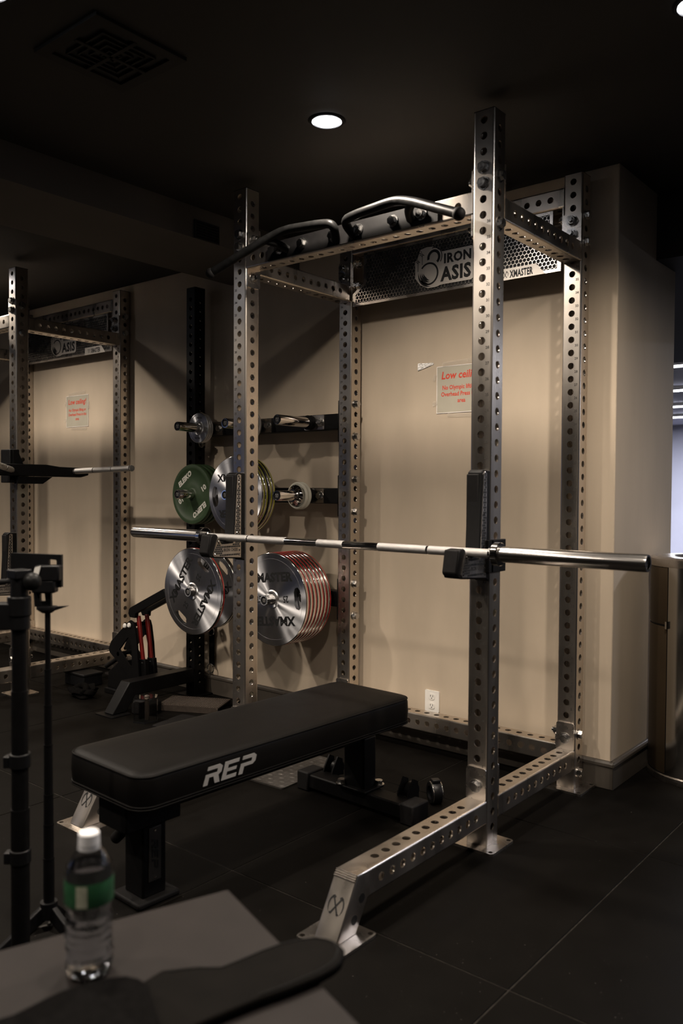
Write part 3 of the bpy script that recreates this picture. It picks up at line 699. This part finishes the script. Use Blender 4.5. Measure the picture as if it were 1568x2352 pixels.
# chrome collar on the right middle horn
r = empty('plate_collar', (XH[2], .573, 1.148)); tag(r, 'chrome lock collar in front of the small white plates', 'collar')
mb = MB(); mb.lathe([(.026, 0), (.026, .030), (.031, .030), (.033, .026), (.046, .010), (.052, .006), (.052, 0), (.026, 0)], 36, RX(PI/2)); mb.obj('ring', 'chrome', r, T(0, .014, 0))
mb = MB(); mb.cyl((.03, .0, -.012), (.052, -.006, -.03), .004, 10); mb.obj('lever', 'chrome', r)

# ---------------------------------------------------------------- flat bench
ba = math.atan2(.046, 1.158)
bench = empty('flat_bench', (-.586, -.463, 0), -ba); tag(bench, 'black padded flat bench standing inside the near rack', 'bench')
bw, bl, zt, zb = .372, 1.185, .425, .322
def loft(sections, name, m, parent, smooth=35):
    mb = MB(); n = len(sections[0][0]); v = []; f = []
    for poly, z in sections: v += [(x, y, z) for x, y in poly]
    for i in range(len(sections)-1):
        for k in range(n): f.append((i*n+k, i*n+(k+1) % n, (i+1)*n+(k+1) % n, (i+1)*n+k))
    f.append(tuple(range(n))); f.append(tuple(range((len(sections)-1)*n, len(sections)*n)))
    mb.add(v, f); return mb.obj(name, m, parent, smooth=smooth)
def rr(d, r=.055): return rrect(bw-2*d, bl-2*d, max(.01, r-d), 8)
secs = [(rr(.010), zb), (rr(.003), zb+.006), (rr(.000), zb+.018), (rr(-.003), zb+.05), (rr(-.001), zt-.018), (rr(.003), zt-.007), (rr(.010), zt-.0015), (rr(.03), zt+.001), (rr(.08), zt+.003)]
pad = loft(secs, 'pad', 'vinyl', bench, 50)
def loop(d, z, r): return [(x, y, z) for x, y in rr(d)]
for d, z in ((.0015, zt-.0075), (-.0005, zb+.016), (-.001, zb+.009)):
    mb = MB(); pts = loop(d, z, 0); pts = pts+[pts[0]]; mb.sweep(pts, .0026, 8, 0.0, 1); mb.obj('piping', 'vinyl', pad)
# REP lettering on the right side of the pad
def rep_geo(h, sh=.28):
    Rl = [(0.05, 1), (.78, 1), (.97, .86), (.97, .55), (.82, .42), (1.0, 0), (.70, 0), (.52, .40), (.26, .40), (.26, 0), (0, 0), (0, .60), (.68, .60), (.70, .64), (.70, .76), (.66, .80), (.05, .80)]
    El = [(0, 1), (.92, 1), (.92, .8), (.26, .8), (.26, .6), (.84, .6), (.84, .42), (.26, .42), (.26, .2), (.92, .2), (.92, 0), (0, 0)]
    Pl = [(.05, 1), (.78, 1), (.97, .86), (.97, .55), (.82, .40), (.26, .40), (.26, 0), (0, 0), (0, .60), (.68, .60), (.70, .64), (.70, .76), (.66, .80), (.05, .80)]
    m = MB()
    for i, L_ in enumerate((Rl, El, Pl)):
        vv, f = flat_geo([[((x+i*1.10+sh*y-1.75)*h*1.18, (y-.5)*h) for x, y in L_]], .0012); m.add(vv, f)
    return m.v, m.f
mb = MB(); mb.add(*rep_geo(.050), T(bw/2+.0025, -.283, .374) @ SIDE); mb.obj('lettering', 'letter_grey', pad, smooth=0)
mb = MB(); mb.box(-.10, .10, -.46, .50, .294, .323); mb.obj('pad_board', 'black_metal', bench, bevel=.004)
mb = MB(); mb.box(-.04, .04, -.50, .56, .250, .296); mb.obj('spine', 'black_powder', bench, bevel=.006)
mb = MB(); mb.box(-.062, .075, -.560, -.375, .232, .318); mb.obj('front_bracket', 'black_powder', bench, bevel=.005)
mb = MB(); mb.box(-.045, .045, -.485, -.405, .015, .250); post = mb.obj('front_post', 'black_powder', bench, bevel=.006)
mb = MB(); mb.box(-.068, .068, -.515, -.372, 0, .018); mb.obj('front_foot', 'black_rubber', bench, bevel=.006)
mb = MB(); mb.box(.0455, .0475, -.466, -.424, .060, .215); bd = mb.obj('badge', 'badge', post, bevel=.003)
# badge parented to post: lettering and screws are pieces of the post
mb = MB(); mb.add(*rep_geo(.022), T(.0480, -.445, .137) @ SIDE @ RZ(-PI/2)); mb.obj('badge_lettering', 'letter_black', post, smooth=0)
for z in (.070, .205):
    mb = MB(); mb.lathe([(.0001, .003), (.003, .0026), (.0045, .001), (.0045, 0)], 12, T(.0475, -.445, z) @ SIDE); mb.obj('screw', 'chrome', post)
mb = MB(); mb.cyl((-.045, -.45, .215), (-.13, -.46, .135), .017, 16); mb.obj('carry_handle', 'black_rubber', bench)
mb = MB(); mb.box(-.05, .05, .475, .545, .06, .262); mb.obj('rear_post', 'black_powder', bench, bevel=.006)
mb = MB(); mb.box(-.072, .072, .455, .565, .066, .074); mb.obj('rear_post_plate', 'black_powder', bench, bevel=.002)
mb = MB(); mb.box(-.25, .25, .470, .548, .012, .066); mb.obj('rear_foot', 'black_powder', bench, bevel=.006)
for s in (-1, 1):
    mb = MB(); mb.box(s*.225 if s > 0 else -.285, .285 if s > 0 else -.225, .462, .556, 0, .074); mb.obj('foot_cap', 'black_rubber', bench, bevel=.006)
    for d in (-.022, .022):
        mb = MB(); mb.prism([(.530, .06), (.600, .050), (.592, .115), (.565, .128), (.535, .080)], s*.185+d-.003, s*.185+d+.003, SIDE); mb.obj('wheel_bracket', 'black_metal', bench)
    mb = MB(); mb.lathe([(.006, -.016), (.026, -.016), (.031, -.010), (.031, .010), (.026, .016), (.006, .016)], 28, T(s*.185, .588, .076) @ RY(PI/2)); mb.obj('wheel', 'black_plastic', bench)
for x, y in ((.055, .555), (-.055, .47)): link('bolt', BOLT, None, bench, T(x, y, .074))

# ---------------------------------------------------------------- near box, bottle, belt
ax = math.atan2(-.1338, .3881)
C0 = Vector((.3173, -1.435, 0))
box = empty('plyo_box', (C0.x, C0.y, 0), ax); tag(box, 'grey brown soft-sided jump box in the foreground with bottle and belt', 'box')
mb = MB(); mb.box(.008, .76, -.61, -.008, .0, .50); mb.obj('body', 'box_vinyl', box, bevel=.012, seg=3)
mb = MB(); mb.box(0, .768, -.618, 0, .492, .510); mb.obj('top_panel', 'box_vinyl', box, bevel=.006, seg=3)
for y in (-.008, -.61):
    mb = MB(); mb.box(.02, .748, y-.002, y+.002, .01, .03); mb.obj('base_strip', 'black_rubber', box)

bot = empty('water_bottle', (.3476, -1.7235, .5105)); tag(bot, 'clear plastic water bottle with green label and white cap', 'bottle')
def bprof(k=0.0):
    pr = [(.0005, .006), (.012, .004), (.020, .001), (.025, .000), (.0295, .005), (.0315, .014)]
    z = .018
    for i in range(5):
        pr += [(.0320, z), (.0292, z+.006), (.0320, z+.012)]; z += .0135
    pr += [(.0300, .088), (.0287, .096), (.0300, .104), (.0322, .108), (.0326, .112), (.0326, .142), (.0322, .146), (.0312, .152), (.0270, .166), (.0200, .178), (.0140, .185), (.0122, .188), (.0122, .198)]
    return [(max(.0002, r-k), z+k*.2) for r, z in pr]
def wob(mb):
    o_ = []
    for x, y, z in mb.v:
        a = math.atan2(y, x); k = 1+(.022*math.sin(5*a+z*110)+.012*math.sin(9*a-z*60))*max(0, min(1, (z-.008)/.02))*max(0, min(1, (.10-z)/.02))
        o_.append((x*k, y*k, z*.945))
    mb.v = o_; return mb
mb = MB(); n = 40
pf = bprof()
mb.lathe(pf, 72); wob(mb); shell = mb.obj('shell', 'clear_plastic', bot, smooth=60)
sm = shell.modifiers.new('wall', 'SOLIDIFY'); sm.thickness = .0007; sm.offset = -1
mb = MB(); wp = [q for q in bprof(.0004) if .005 < q[1] < .160]; mb.lathe([(.0001, .0062)]+wp+[(wp[-1][0]-.001, .1605), (.0001, .1605)], 72); wob(mb); mb.obj('water', 'water', bot, smooth=60)
mb = MB(); mb.lathe([(.03275, .1095), (.03275, .1435)], 40); wob(mb); mb.obj('label_inside', 'label_inner', bot)
mb = MB(); mb.lathe([(.0329, .109), (.0331, .110), (.0331, .143), (.0329, .144)], 40); wob(mb); mb.obj('label_band', 'label_green', bot)
mb = MB(); mb.lathe([(.0333, .111), (.0333, .142)], 6, None, -1.12, -.66); wob(mb); mb.obj('label_panel', 'label_pale', bot)
mb = MB(); mb.lathe([(.0001, .2075), (.0125, .2075), (.0140, .206), (.0145, .190), (.0135, .189), (.0135, .184), (.0150, .184), (.0150, .187)], 32); wob(mb); mb.obj('cap', 'cap_white', bot, smooth=40)

belt = empty('lifting_belt', (.5, -1.68, .5105)); tag(belt, 'black leather lifting belt lying across the box, tongue over the edge', 'belt')
bA = [(.4405, -1.7017), (.4381, -1.671), (.462, -1.640), (.4917, -1.6164), (.5014, -1.5763), (.507, -1.548), (.5156, -1.5207), (.530, -1.492), (.5475, -1.471), (.566, -1.463), (.583, -1.4638), (.597, -1.470), (.6056, -1.4815), (.614, -1.497), (.6166, -1.5139), (.6142, -1.5386), (.602, -1.585), (.5872, -1.6276), (.574, -1.675), (.5612, -1.7283), (.557, -1.76), (.5588, -1.791), (.5279, -1.8169), (.46, -1.75)]
bB = [(.3931, -1.9093), (.395, -1.885), (.4019, -1.8652), (.4034, -1.8077), (.412, -1.775), (.4261, -1.7462), (.440, -1.729), (.458, -1.7219), (.478, -1.722), (.4973, -1.7346), (.555, -1.763), (.5823, -1.8088), (.56, -1.86), (.4589, -1.9122)]
for nm, pl, z0, z1, m in (('tongue', bA, .0, .014, 'leather_belt'), ('back_pad', bB, .0145, .034, 'fabric_black')):
    mb = MB(); mb.prism([(x-.5, y+1.68) for x, y in pl], z0, z1); mb.obj(nm, m, belt, bevel=.005, seg=3)
mb = MB(); cx = sum(x for x, y in bA)/len(bA); cy = sum(y for x, y in bA)/len(bA)
pts = [((x-cx)*.87+cx-.5, (y-cy)*.95+cy+1.68, .0145) for x, y in bA[1:18]]
mb.sweep(pts, .0011, 6, .0, 1); mb.obj('stitching', 'black_rubber', belt)

# ---------------------------------------------------------------- tripods
tr = empty('camera_stand', (-.413, -1.40, 0)); tag(tr, 'tall thick black camera stand with ball head at the left edge', 'tripod')
for a, b_, r_ in ((.02, .45, .0205), (.42, .72, .0185), (.70, .905, .0165)):
    mb = MB(); mb.cyl((0, 0, a), (0, 0, b_), r_, 20); mb.obj('pole_section', 'black_metal', tr, smooth=30)
for z in (.325, .545, .860):
    mb = MB(); mb.cyl((0, 0, z), (0, 0, z+.032), .0235, 20); mb.box(-.034, -.008, -.012, .012, z, z+.026, RZ(.7)); mb.obj('flip_lock', 'black_plastic', tr, bevel=.002)
mb = MB(); mb.cyl((0, 0, .89), (0, 0, .935), .026, 20); mb.box(-.05, .0, -.02, .02, .86, .92, RZ(.7)); mb.obj('collar', 'black_plastic', tr, bevel=.003)
mb = MB(); mb.ball((.026, .016, .968), .021); mb.obj('ball_head', 'gloss_bar', tr)
mb = MB(); mb.cyl((0, 0, .93), (.0, 0, .99), .019, 18); mb.box(-.02, .02, -.02, .02, .975, .995); mb.obj('head_body', 'black_plastic', tr, bevel=.002)
mb = MB(); mb.cyl((0, 0, .97), (-.10, -.07, .96), .006, 10); mb.obj('pan_handle', 'black_plastic', tr)
mb = MB(); mb.lathe([(.0001, .02), (.03, .02), (.07, .008), (.075, 0), (.0001, 0)], 28); mb.obj('base', 'black_rubber', tr)

tr2 = empty('phone_tripod', (-.545, -1.25, 0)); tag(tr2, 'slim black telescopic phone tripod with holder, beside the bench', 'tripod')
zz = [.12, .245, .33, .405, .53, .63, .72, .866]; rs = [.0135, .0125, .0118, .0108, .0098, .0088, .0070]
tilt = Matrix(((1, 0, -.035, .004), (0, 1, .02, -.002), (0, 0, 1, 0), (0, 0, 0, 1)))
for i in range(7):
    mb = MB(); mb.cyl((0, 0, zz[i]), (0, 0, zz[i+1]), rs[i], 18)
    mb.lathe([(rs[i]+.0006, zz[i+1]-.004), (rs[i]+.0006, zz[i+1])], 18); mb.v = [tuple(tilt @ Vector(q)) for q in mb.v]; mb.obj('pole_section', 'black_metal', tr2, smooth=30)
mb = MB(); mb.cyl((0, 0, .095), (0, 0, .135), .021, 20); mb.obj('hub', 'black_plastic', tr2)
for k in range(3):
    a = .2+k*2*PI/3
    mb = MB(); mb.prism([(.0, .115), (.02, .125), (.17, .012), (.17, .0), (.15, .0), (.0, .095)], -.008, .008, RZ(a) @ RX(PI/2)); mb.obj('leg', 'black_plastic', tr2, bevel=.003)
    mb = MB(); mb.prism([(.0, .06), (.005, .075), (.075, .075), (.07, .06)], -.004, .004, RZ(a) @ RX(PI/2)); mb.obj('leg_brace', 'tread_steel', tr2)
# top: tilting plate, arm and phone clamp; local frame faces the camera side
hd = RZ(.69)
Lh = T(-.030, .016, 0) @ hd
mb = MB(); mb.lathe([(.0001, .862), (.012, .862), (.026, .872), (.026, .878), (.0001, .880)], 24, Lh); mb.prism([(.02, 0), (.055, .012), (.02, .010)], -.008, .008, Lh @ T(0, 0, .868) @ RX(PI/2)); mb.obj('top_plate', 'black_plastic', tr2)
mb = MB(); mb.add(*flat_geo([[(-.030, 0), (.012, 0), (.010, .075), (-.034, .075)], [(-.016, .014), (-.002, .014), (-.004, .034), (-.016, .034)]], .012), Lh @ T(0, 0, .878) @ FACE); mb.obj('arm', 'black_plastic', tr2, bevel=.002)
mb = MB(); mb.add(*flat_geo([[(-.090, .040), (.038, .035), (.038, .118), (-.090, .122)], [(.006, .072), (.026, .070), (.026, .105), (.006, .107)]], .014), Lh @ T(0, .002, .892) @ FACE); mb.obj('phone_clamp', 'black_plastic', tr2, bevel=.003)
mb = MB(); mb.box(-.022, .040, -.030, .006, .945, .985, Lh); mb.box(-.03, .028, -.028, .006, .915, .948, Lh); mb.obj('clamp_jaw', 'black_plastic', tr2, bevel=.004)
mb = MB(); mb.prism([(-.022, 0), (-.006, .0), (.004, .040), (-.010, .036), (-.016, .014)], 0, .004, Lh @ T(-.008, -.030, .945) @ FACE); mb.obj('jaw_face', 'outlet_white', tr2)

# ---------------------------------------------------------------- dip handles on the farther rack
dip = empty('dip_attachment', (-2.985, .06, 1.275)); tag(dip, 'black dip bar attachment with two steel handles on the farther rack', 'gym attachment')
mb = MB(); mb.prism([(-.32, -.030), (.34, -.035), (.39, -.022), (.39, .020), (.20, .024), (.12, .034), (-.32, .034)], .0, .05, SIDE); mb.obj('body', 'black_powder', dip, bevel=.004)
mb = MB(); mb.box(-.10, .0, -.075, -.018, -.07, .115); mb.obj('mount_plate', 'black_powder', dip, bevel=.004)
mb = MB(); mb.prism([(-.06, .03), (.0, .03), (-.03, .10), (-.06, .11)], .0, .012, SIDE); mb.prism([(-.05, -.035), (.16, -.035), (.10, -.075), (-.05, -.075)], .0, .04, SIDE); mb.obj('gusset', 'black_powder', dip)
for a, b_, nm in (((.045, -.09, .0), (.24, -.30, .030), 0), ((.045, .30, .0), (.60, .295, .012), 1)):
    d = Vector(b_)-Vector(a)
    mb = MB(); mb.cyl(a, b_, .0165, 20); h = mb.obj('handle', 'knurl_steel', dip, smooth=30)
    for t in (.02, .36, .68, .985):
        q = Vector(a)+d*t; mb = MB(); mb.cyl(q, q+d.normalized()*.006, .0172, 20); mb.obj('handle_ring', 'chrome', h)

# ---------------------------------------------------------------- lever machine by the storage frame
lv = empty('lever_machine', (-2.52, .435, 0)); tag(lv, 'black and red lever-arm machine standing left of the hanging plates', 'gym machine')
sp = [(-.19, .255), (-.165, .30), (-.01, .425), (.015, .440), (.045, .43), (.058, .40), (.075, .31), (.085, .21), (.095, .115), (.02, .10), (-.06, .165), (-.18, .235)]
ct = [(-.088, .262), (-.012, .338), (.012, .342), (.026, .295), (.030, .185), (.008, .180)]
for y in (0.0, .11):
    mb = MB(); mb.add(*flat_geo([sp, ct], .010), T(0, y, 0) @ FACE); mb.obj('side_plate', 'black_powder', lv)
for y in (-.008, .118):
    for (x, z) in ((.012, .412), (-.028, .405)):
        mb = MB(); mb.lathe([(.0001, .010), (.010, .009), (.014, .004), (.014, 0)], 20, T(x, y, z) @ FACE); mb.obj('pivot_cap', 'outlet_white', lv)
for y in (.028, .085):
    mb = MB(); mb.prism([(.034, .465), (.058, .465), (.082, .32), (.100, .22), (.105, .13), (.082, .13), (.076, .22), (.056, .34)], -.008, .008, T(0, y, 0) @ FACE); mb.obj('red_link', 'lever_red', lv, bevel=.003)
    mb = MB(); mb.prism([(.064, .225), (.118, .228), (.135, .10), (.075, .09)], -.013, .013, T(0, y, 0) @ FACE); lk = mb.obj('link_sleeve', 'black_metal', lv, bevel=.003)
    for z in (.205, .12):
        mb = MB(); mb.lathe([(.0001, .004), (.005, .003), (.006, 0)], 12, T(.093, y-.013, z) @ FACE); mb.obj('screw', 'bolt_steel', lv)
arm = [(.0, .455), (-.012, .475), (-.006, .500), (.010, .512), (.300, .640), (.325, .60), (.055, .480), (.050, .455)]
mb = MB(); mb.prism(arm, -.012, .012, T(0, .012, 0) @ FACE); mb.prism(arm, -.012, .012, T(0, .098, 0) @ FACE); mb.obj('lever_arm', 'black_powder', lv, bevel=.003)
mb = MB(); mb.cyl((.012, -.01, .412), (.012, .13, .412), .012, 16); mb.cyl((-.10, -.005, .235), (-.10, .12, .235), .012, 16); mb.obj('axle', 'black_metal', lv)
mb = MB(); mb.box(-.21, -.06, -.02, .13, .0, .03); mb.prism([(-.21, .03), (-.06, .03), (.05, .11), (.0, .14), (-.10, .19), (-.20, .12)], -.07, .03, T(0, .03, 0) @ FACE); mb.obj('base', 'black_powder', lv, bevel=.004)
mb = MB(); mb.cyl((-.16, .05, .20), (-.29, .05, .13), .013, 14); mb.obj('roller', 'black_rubber', lv)

# ---------------------------------------------------------------- things on the floor
ca = empty('clear_case', (-2.075, .21, 0)); tag(ca, 'clear six-sided plastic case holding a steel pin, on the floor by the frame', 'case')
mb = MB(); mb.prism(circle(.066, 6, 0, 0, .3), .004, .125); o = mb.obj('shell', 'acrylic', ca); s_ = o.modifiers.new('wall', 'SOLIDIFY'); s_.thickness = .003; s_.offset = -1
mb = MB(); mb.prism(circle(.068, 6, 0, 0, .3), 0, .008); mb.obj('base', 'black_plastic', ca)
mb = MB(); mb.cyl((.01, .0, .008), (.01, .0, .125), .011, 18); mb.lathe([(.0001, .134), (.008, .133), (.014, .128), (.014, .120)], 16, T(.01, 0, 0)); mb.obj('pin', 'tray_steel', ca)
mb = MB(); mb.box(-.03, -.018, -.02, .02, .008, .09); mb.obj('clip', 'black_metal', ca)
bl_ = MB(); bl_.prism([(-.055, 0), (.055, 0), (.055, .05), (.030, .075), (-.04, .075), (-.055, .05)], -.06, .06, RX(PI/2)); tag(bl_.obj('yoga_block', 'black_rubber', None, T(-2.20, .31, 0) @ RZ(.3), bevel=.008), 'small dark rubber block behind the clear case', 'block')
tray = empty('perforated_tray', (-2.08, .535, 0), .47); tag(tray, 'long perforated steel step tray lying at the wall behind the bench', 'tray')
mb = MB(); mb.add(*flat_geo([rrect(.34, .20, .012)], .006), T(0, 0, .030)); mb.obj('top', 'tray_steel', tray)
mb = MB(); mb.box(-.17, .17, -.10, -.094, 0, .030); mb.box(-.17, .17, .094, .10, 0, .030); mb.obj('rim', 'tray_steel', tray, bevel=.002)
mb = MB()
for i in range(26):
    for j in range(14): mb.lathe([(.0036, .0332), (.0026, .0350), (.0001, .0354)], 6, T(-.155+i*.0124, -.085+j*.013, 0))
o = mb.obj('studs', 'tray_steel', tray); o['kind'] = 'stuff'
mt = MB(); mt.add(*flat_geo([rrect(.52, .24, .02)], .02), T(0, 0, .010)); tag(mt.obj('rubber_mat', 'black_rubber', None, T(-1.70, .30, 0) @ RZ(.2), bevel=.004), 'thick black rubber mat on the floor behind the bench', 'mat')
# crumpled straps
st = empty('strap_bundle', (-2.73, .28, 0)); tag(st, 'crumpled bundle of dark lifting straps on the floor left of the black foot', 'straps')
for k in range(5):
    pts = []; a0 = random.uniform(0, 6)
    for i in range(9):
        a = a0+i*.75; rr_ = .035+.045*random.random(); pts.append((rr_*math.cos(a)*1.4, rr_*math.sin(a), .012+.045*random.random()))
    mb = MB(); v = []; f = []
    for i, p_ in enumerate(pts):
        q = Vector(p_); v += [tuple(q+Vector((0, -.010, -.010))), tuple(q+Vector((.004, .012, .014)))]
        if i: f.append((2*i-2, 2*i-1, 2*i+1, 2*i))
    mb.add(v, f); o = mb.obj('strap', 'fabric_black', st, smooth=60)
    o.modifiers.new('sub', 'SUBSURF').render_levels = 2; s_ = o.modifiers.new('wall', 'SOLIDIFY'); s_.thickness = .004; s_.offset = 0
mb = MB(); mb.sweep([(-.11, .0, .02), (-.06, .03, .055), (0, .02, .05), (.05, -.03, .03)], .018, 12, .03); mb.obj('wrist_wrap', 'fabric_black', st)
bx = empty('equipment_box', (-3.00, .455, 0)); tag(bx, 'dark box on the floor under the side rail of the farther rack', 'box')
mb = MB(); mb.box(-.10, .10, -.065, .065, 0, .075); mb.obj('tray', 'black_plastic', bx, bevel=.006)
mb = MB(); mb.box(-.104, .104, -.069, .069, .062, .080); mb.obj('lid', 'black_powder', bx, bevel=.006)
# diamond tread plate under the bench
tp = empty('tread_plate', (-.985, .155, 0), .04); tag(tp, 'dark diamond-patterned steel plate lying under the far end of the bench', 'floor plate')
mb = MB(); mb.add(*flat_geo([rrect(.19, .40, .01)], .006), T(0, 0, .003)); mb.obj('plate', 'tread_steel', tp)
mb = MB()
for i in range(6):
    for j in range(12):
        d = .3 if (i+j) % 2 else -.3+PI/2
        mb.ball((0, 0, 0), .0001) if False else mb.add([(-.013, 0, .006), (0, -.004, .006), (.013, 0, .006), (0, .004, .006), (0, 0, .0085)], [(0, 1, 4), (1, 2, 4), (2, 3, 4), (3, 0, 4)], T(-.078+i*.031, -.18+j*.0325, 0) @ RZ(d))
o = mb.obj('tread_bumps', 'tread_steel', tp); o['kind'] = 'stuff'
# spring collar
sc_ = empty('barbell_collar', (-.352, .235, 0), -.65); tag(sc_, 'small black barbell clamp collar standing on the floor behind the bench foot', 'collar')
mb = MB(); mb.lathe([(.026, -.022), (.038, -.022), (.041, -.018), (.041, .018), (.038, .022), (.026, .022), (.026, -.022)], 32, T(0, 0, .041) @ RX(PI/2)); mb.obj('ring', 'black_plastic', sc_, smooth=40)
for y in (-.018, .018):
    mb = MB(); mb.lathe([(.0412, -.002), (.0418, 0), (.0412, .002)], 32, T(0, y, .041) @ RX(PI/2)); mb.obj('band', 'chrome', sc_)
mb = MB(); mb.box(-.012, .018, -.016, .016, .080, .092); mb.obj('latch', 'black_plastic', sc_, bevel=.003)
# hanging strap
hs_ = empty('hanging_strap', (-2.233, .792, .12)); tag(hs_, 'black strap with metal rings hanging against the wall behind the storage frame', 'strap')
mb = MB(); mb.box(-.020, .020, -.003, .003, .05, .36); mb.obj('webbing', 'fabric_black', hs_)
for z, rr_ in ((.03, .026), (.245, .026)):
    mb = MB(); v = []; pts = [(rr_*math.cos(a*2*PI/20), -.008, z+rr_*math.sin(a*2*PI/20)) for a in range(21)]; mb.sweep(pts, .0035, 8, 0, 1); mb.obj('ring', 'bolt_steel', hs_)

# ---------------------------------------------------------------- wall things
def sign(x, z, label, w=.262, h=.212):
    r = empty('paper_sign', (x, WALLY-.001, z)); tag(r, label, 'sign', 'low ceiling signs')
    mb = MB(); mb.add(*flat_geo([rrect(w, h, .001, 1)], .001), T(0, -.0005, 0) @ FACE); mb.obj('sheet', 'sign_film', r)
    mb = MB(); mb.add(*flat_geo([rrect(w, h, .001, 1), rrect(w-.006, h-.006, .001, 1)], .0008), T(0, -.0016, 0) @ FACE); mb.obj('border', 'sign_edge', r)
    mb = MB()
    vv, f = text_geo('Low ceiling!', .047, .0010, shear=.15, sx=.93); mb.add(vv, f, T(-.002, -.0014, .062) @ FACE)
    for i, s in enumerate(('No Olympic lifting or', 'Overhead Press in this', 'area')):
        vv, f = text_geo(s, .027, .0006, sx=.86); mb.add(vv, f, T(0, -.0014, .008-i*.030) @ FACE)
    mb.obj('lettering', 'sign_red', r, smooth=0)
    rnd = random.Random(3)
    for (tx, tz, tw, th_, rot) in ((-w/2-.01, h/2-.05, .03, .012, 1.3), (w/2+.004, .03, .022, .05, .1), (-w/2-.008, -.06, .025, .02, .2), (0, h/2+.012, .20, .02, .05), (.02, -h/2-.012, .18, .018, -.03)):
        mb = MB(); v = []; nx, nz = 10, 4
        for i in range(nx+1):
            for j in range(nz+1): v.append((tw*(i/nx-.5), th_*(j/nz-.5), .0006+.0016*rnd.random()))
        mb.add(v, [(i*(nz+1)+j, (i+1)*(nz+1)+j, (i+1)*(nz+1)+j+1, i*(nz+1)+j+1) for i in range(nx) for j in range(nz)], T(tx, -.002, tz) @ FACE @ RZ(rot)); mb.obj('tape_strip', 'tape_clear', r, smooth=0)
    return r
sign(-.604, 1.633, 'red Low ceiling sign on the wall inside the near rack, half behind the upright')
sign(-3.61, 1.697, 'red Low ceiling sign on the wall inside the farther left rack')
mb = MB(); rnd = random.Random(5); v = []; nx, nz = 14, 6
tl = [(-.042, -.010), (.040, .020)]
for i in range(nx+1):
    for j in range(nz+1):
        t = i/nx; v.append((-.043+.085*t, (-.020+.022*t)+(j/nz-.0)*(.034-.026*t)*1.0, .0006+.004*rnd.random()))
mb.add(v, [(i*(nz+1)+j, (i+1)*(nz+1)+j, (i+1)*(nz+1)+j+1, i*(nz+1)+j+1) for i in range(nx) for j in range(nz)])
tag(mb.obj('tape_scrap', 'tape', None, T(-.795, WALLY-.001, 1.750) @ FACE, smooth=0), 'crumpled scrap of shiny clear tape on the wall left of the near sign', 'tape')
ou = empty('wall_outlet', (-.7425, WALLY, .209)); tag(ou, 'white double power outlet low on the wall behind the bench', 'outlet')
mb = MB(); mb.add(*flat_geo([rrect(.076, .098, .005)], .006), T(0, -.003, 0) @ FACE); mb.obj('cover', 'outlet_white', ou, bevel=.001)
for z in (.021, -.021):
    mb = MB(); mb.add(*flat_geo([rrect(.032, .028, .010)], .003), T(0, -.007, z) @ FACE); so = mb.obj('socket', 'outlet_white', ou)
    mb = MB()
    for x in (-.006, .006): mb.box(x-.0012, x+.0012, -.0090, -.0085, z-.001, z+.008)
    mb.cyl((0, -.0085, z-.007), (0, -.0090, z-.007), .0025, 10); mb.obj('slots', 'letter_black', so)

# ---------------------------------------------------------------- stainless bin by the pillar
bn = empty('waste_bin', (.322, 1.215, 0)); tag(bn, 'tall round stainless steel waste bin beside the pillar', 'bin')
R = .205; a_d0, a_d1 = math.radians(-178), math.radians(-114)
mb = MB(); mb.lathe([(R, .03), (R, .875)], 40, None, a_d1, a_d0+2*PI); mb.obj('body', 'bin_steel', bn)
for z0, z1 in ((.035, .632), (.640, .872)):
    mb = MB(); mb.lathe([(R+.0005, z0), (R+.002, z0+.003), (R+.002, z1-.003), (R+.0005, z1)], 16, None, a_d0+.01, a_d1-.01); mb.obj('door_panel', 'bin_bronze', bn)
mb = MB(); mb.lathe([(R-.002, .03), (R-.002, .875)], 12, None, a_d0, a_d1); mb.obj('liner', 'black_plastic', bn)
mb = MB(); mb.lathe([(.0001, 0), (R+.004, 0), (R+.006, .004), (R+.006, .026), (R+.002, .030), (R-.01, .030)], 48); mb.obj('base_ring', 'stainless_flat', bn)
mb = MB(); mb.lathe([(R-.004, .872), (R+.004, .874), (R+.005, .880), (R+.005, .905), (R-.002, .910), (.13, .912), (.12, .900), (.0001, .900)], 48); mb.obj('top_rim', 'stainless_flat', bn)
mb = MB(); mb.box(-.004, .004, -.012, 0, -.015, .015); mb.obj('latch', 'chrome', bn, RZ(a_d1+PI/2) @ T(0, -R, .64))
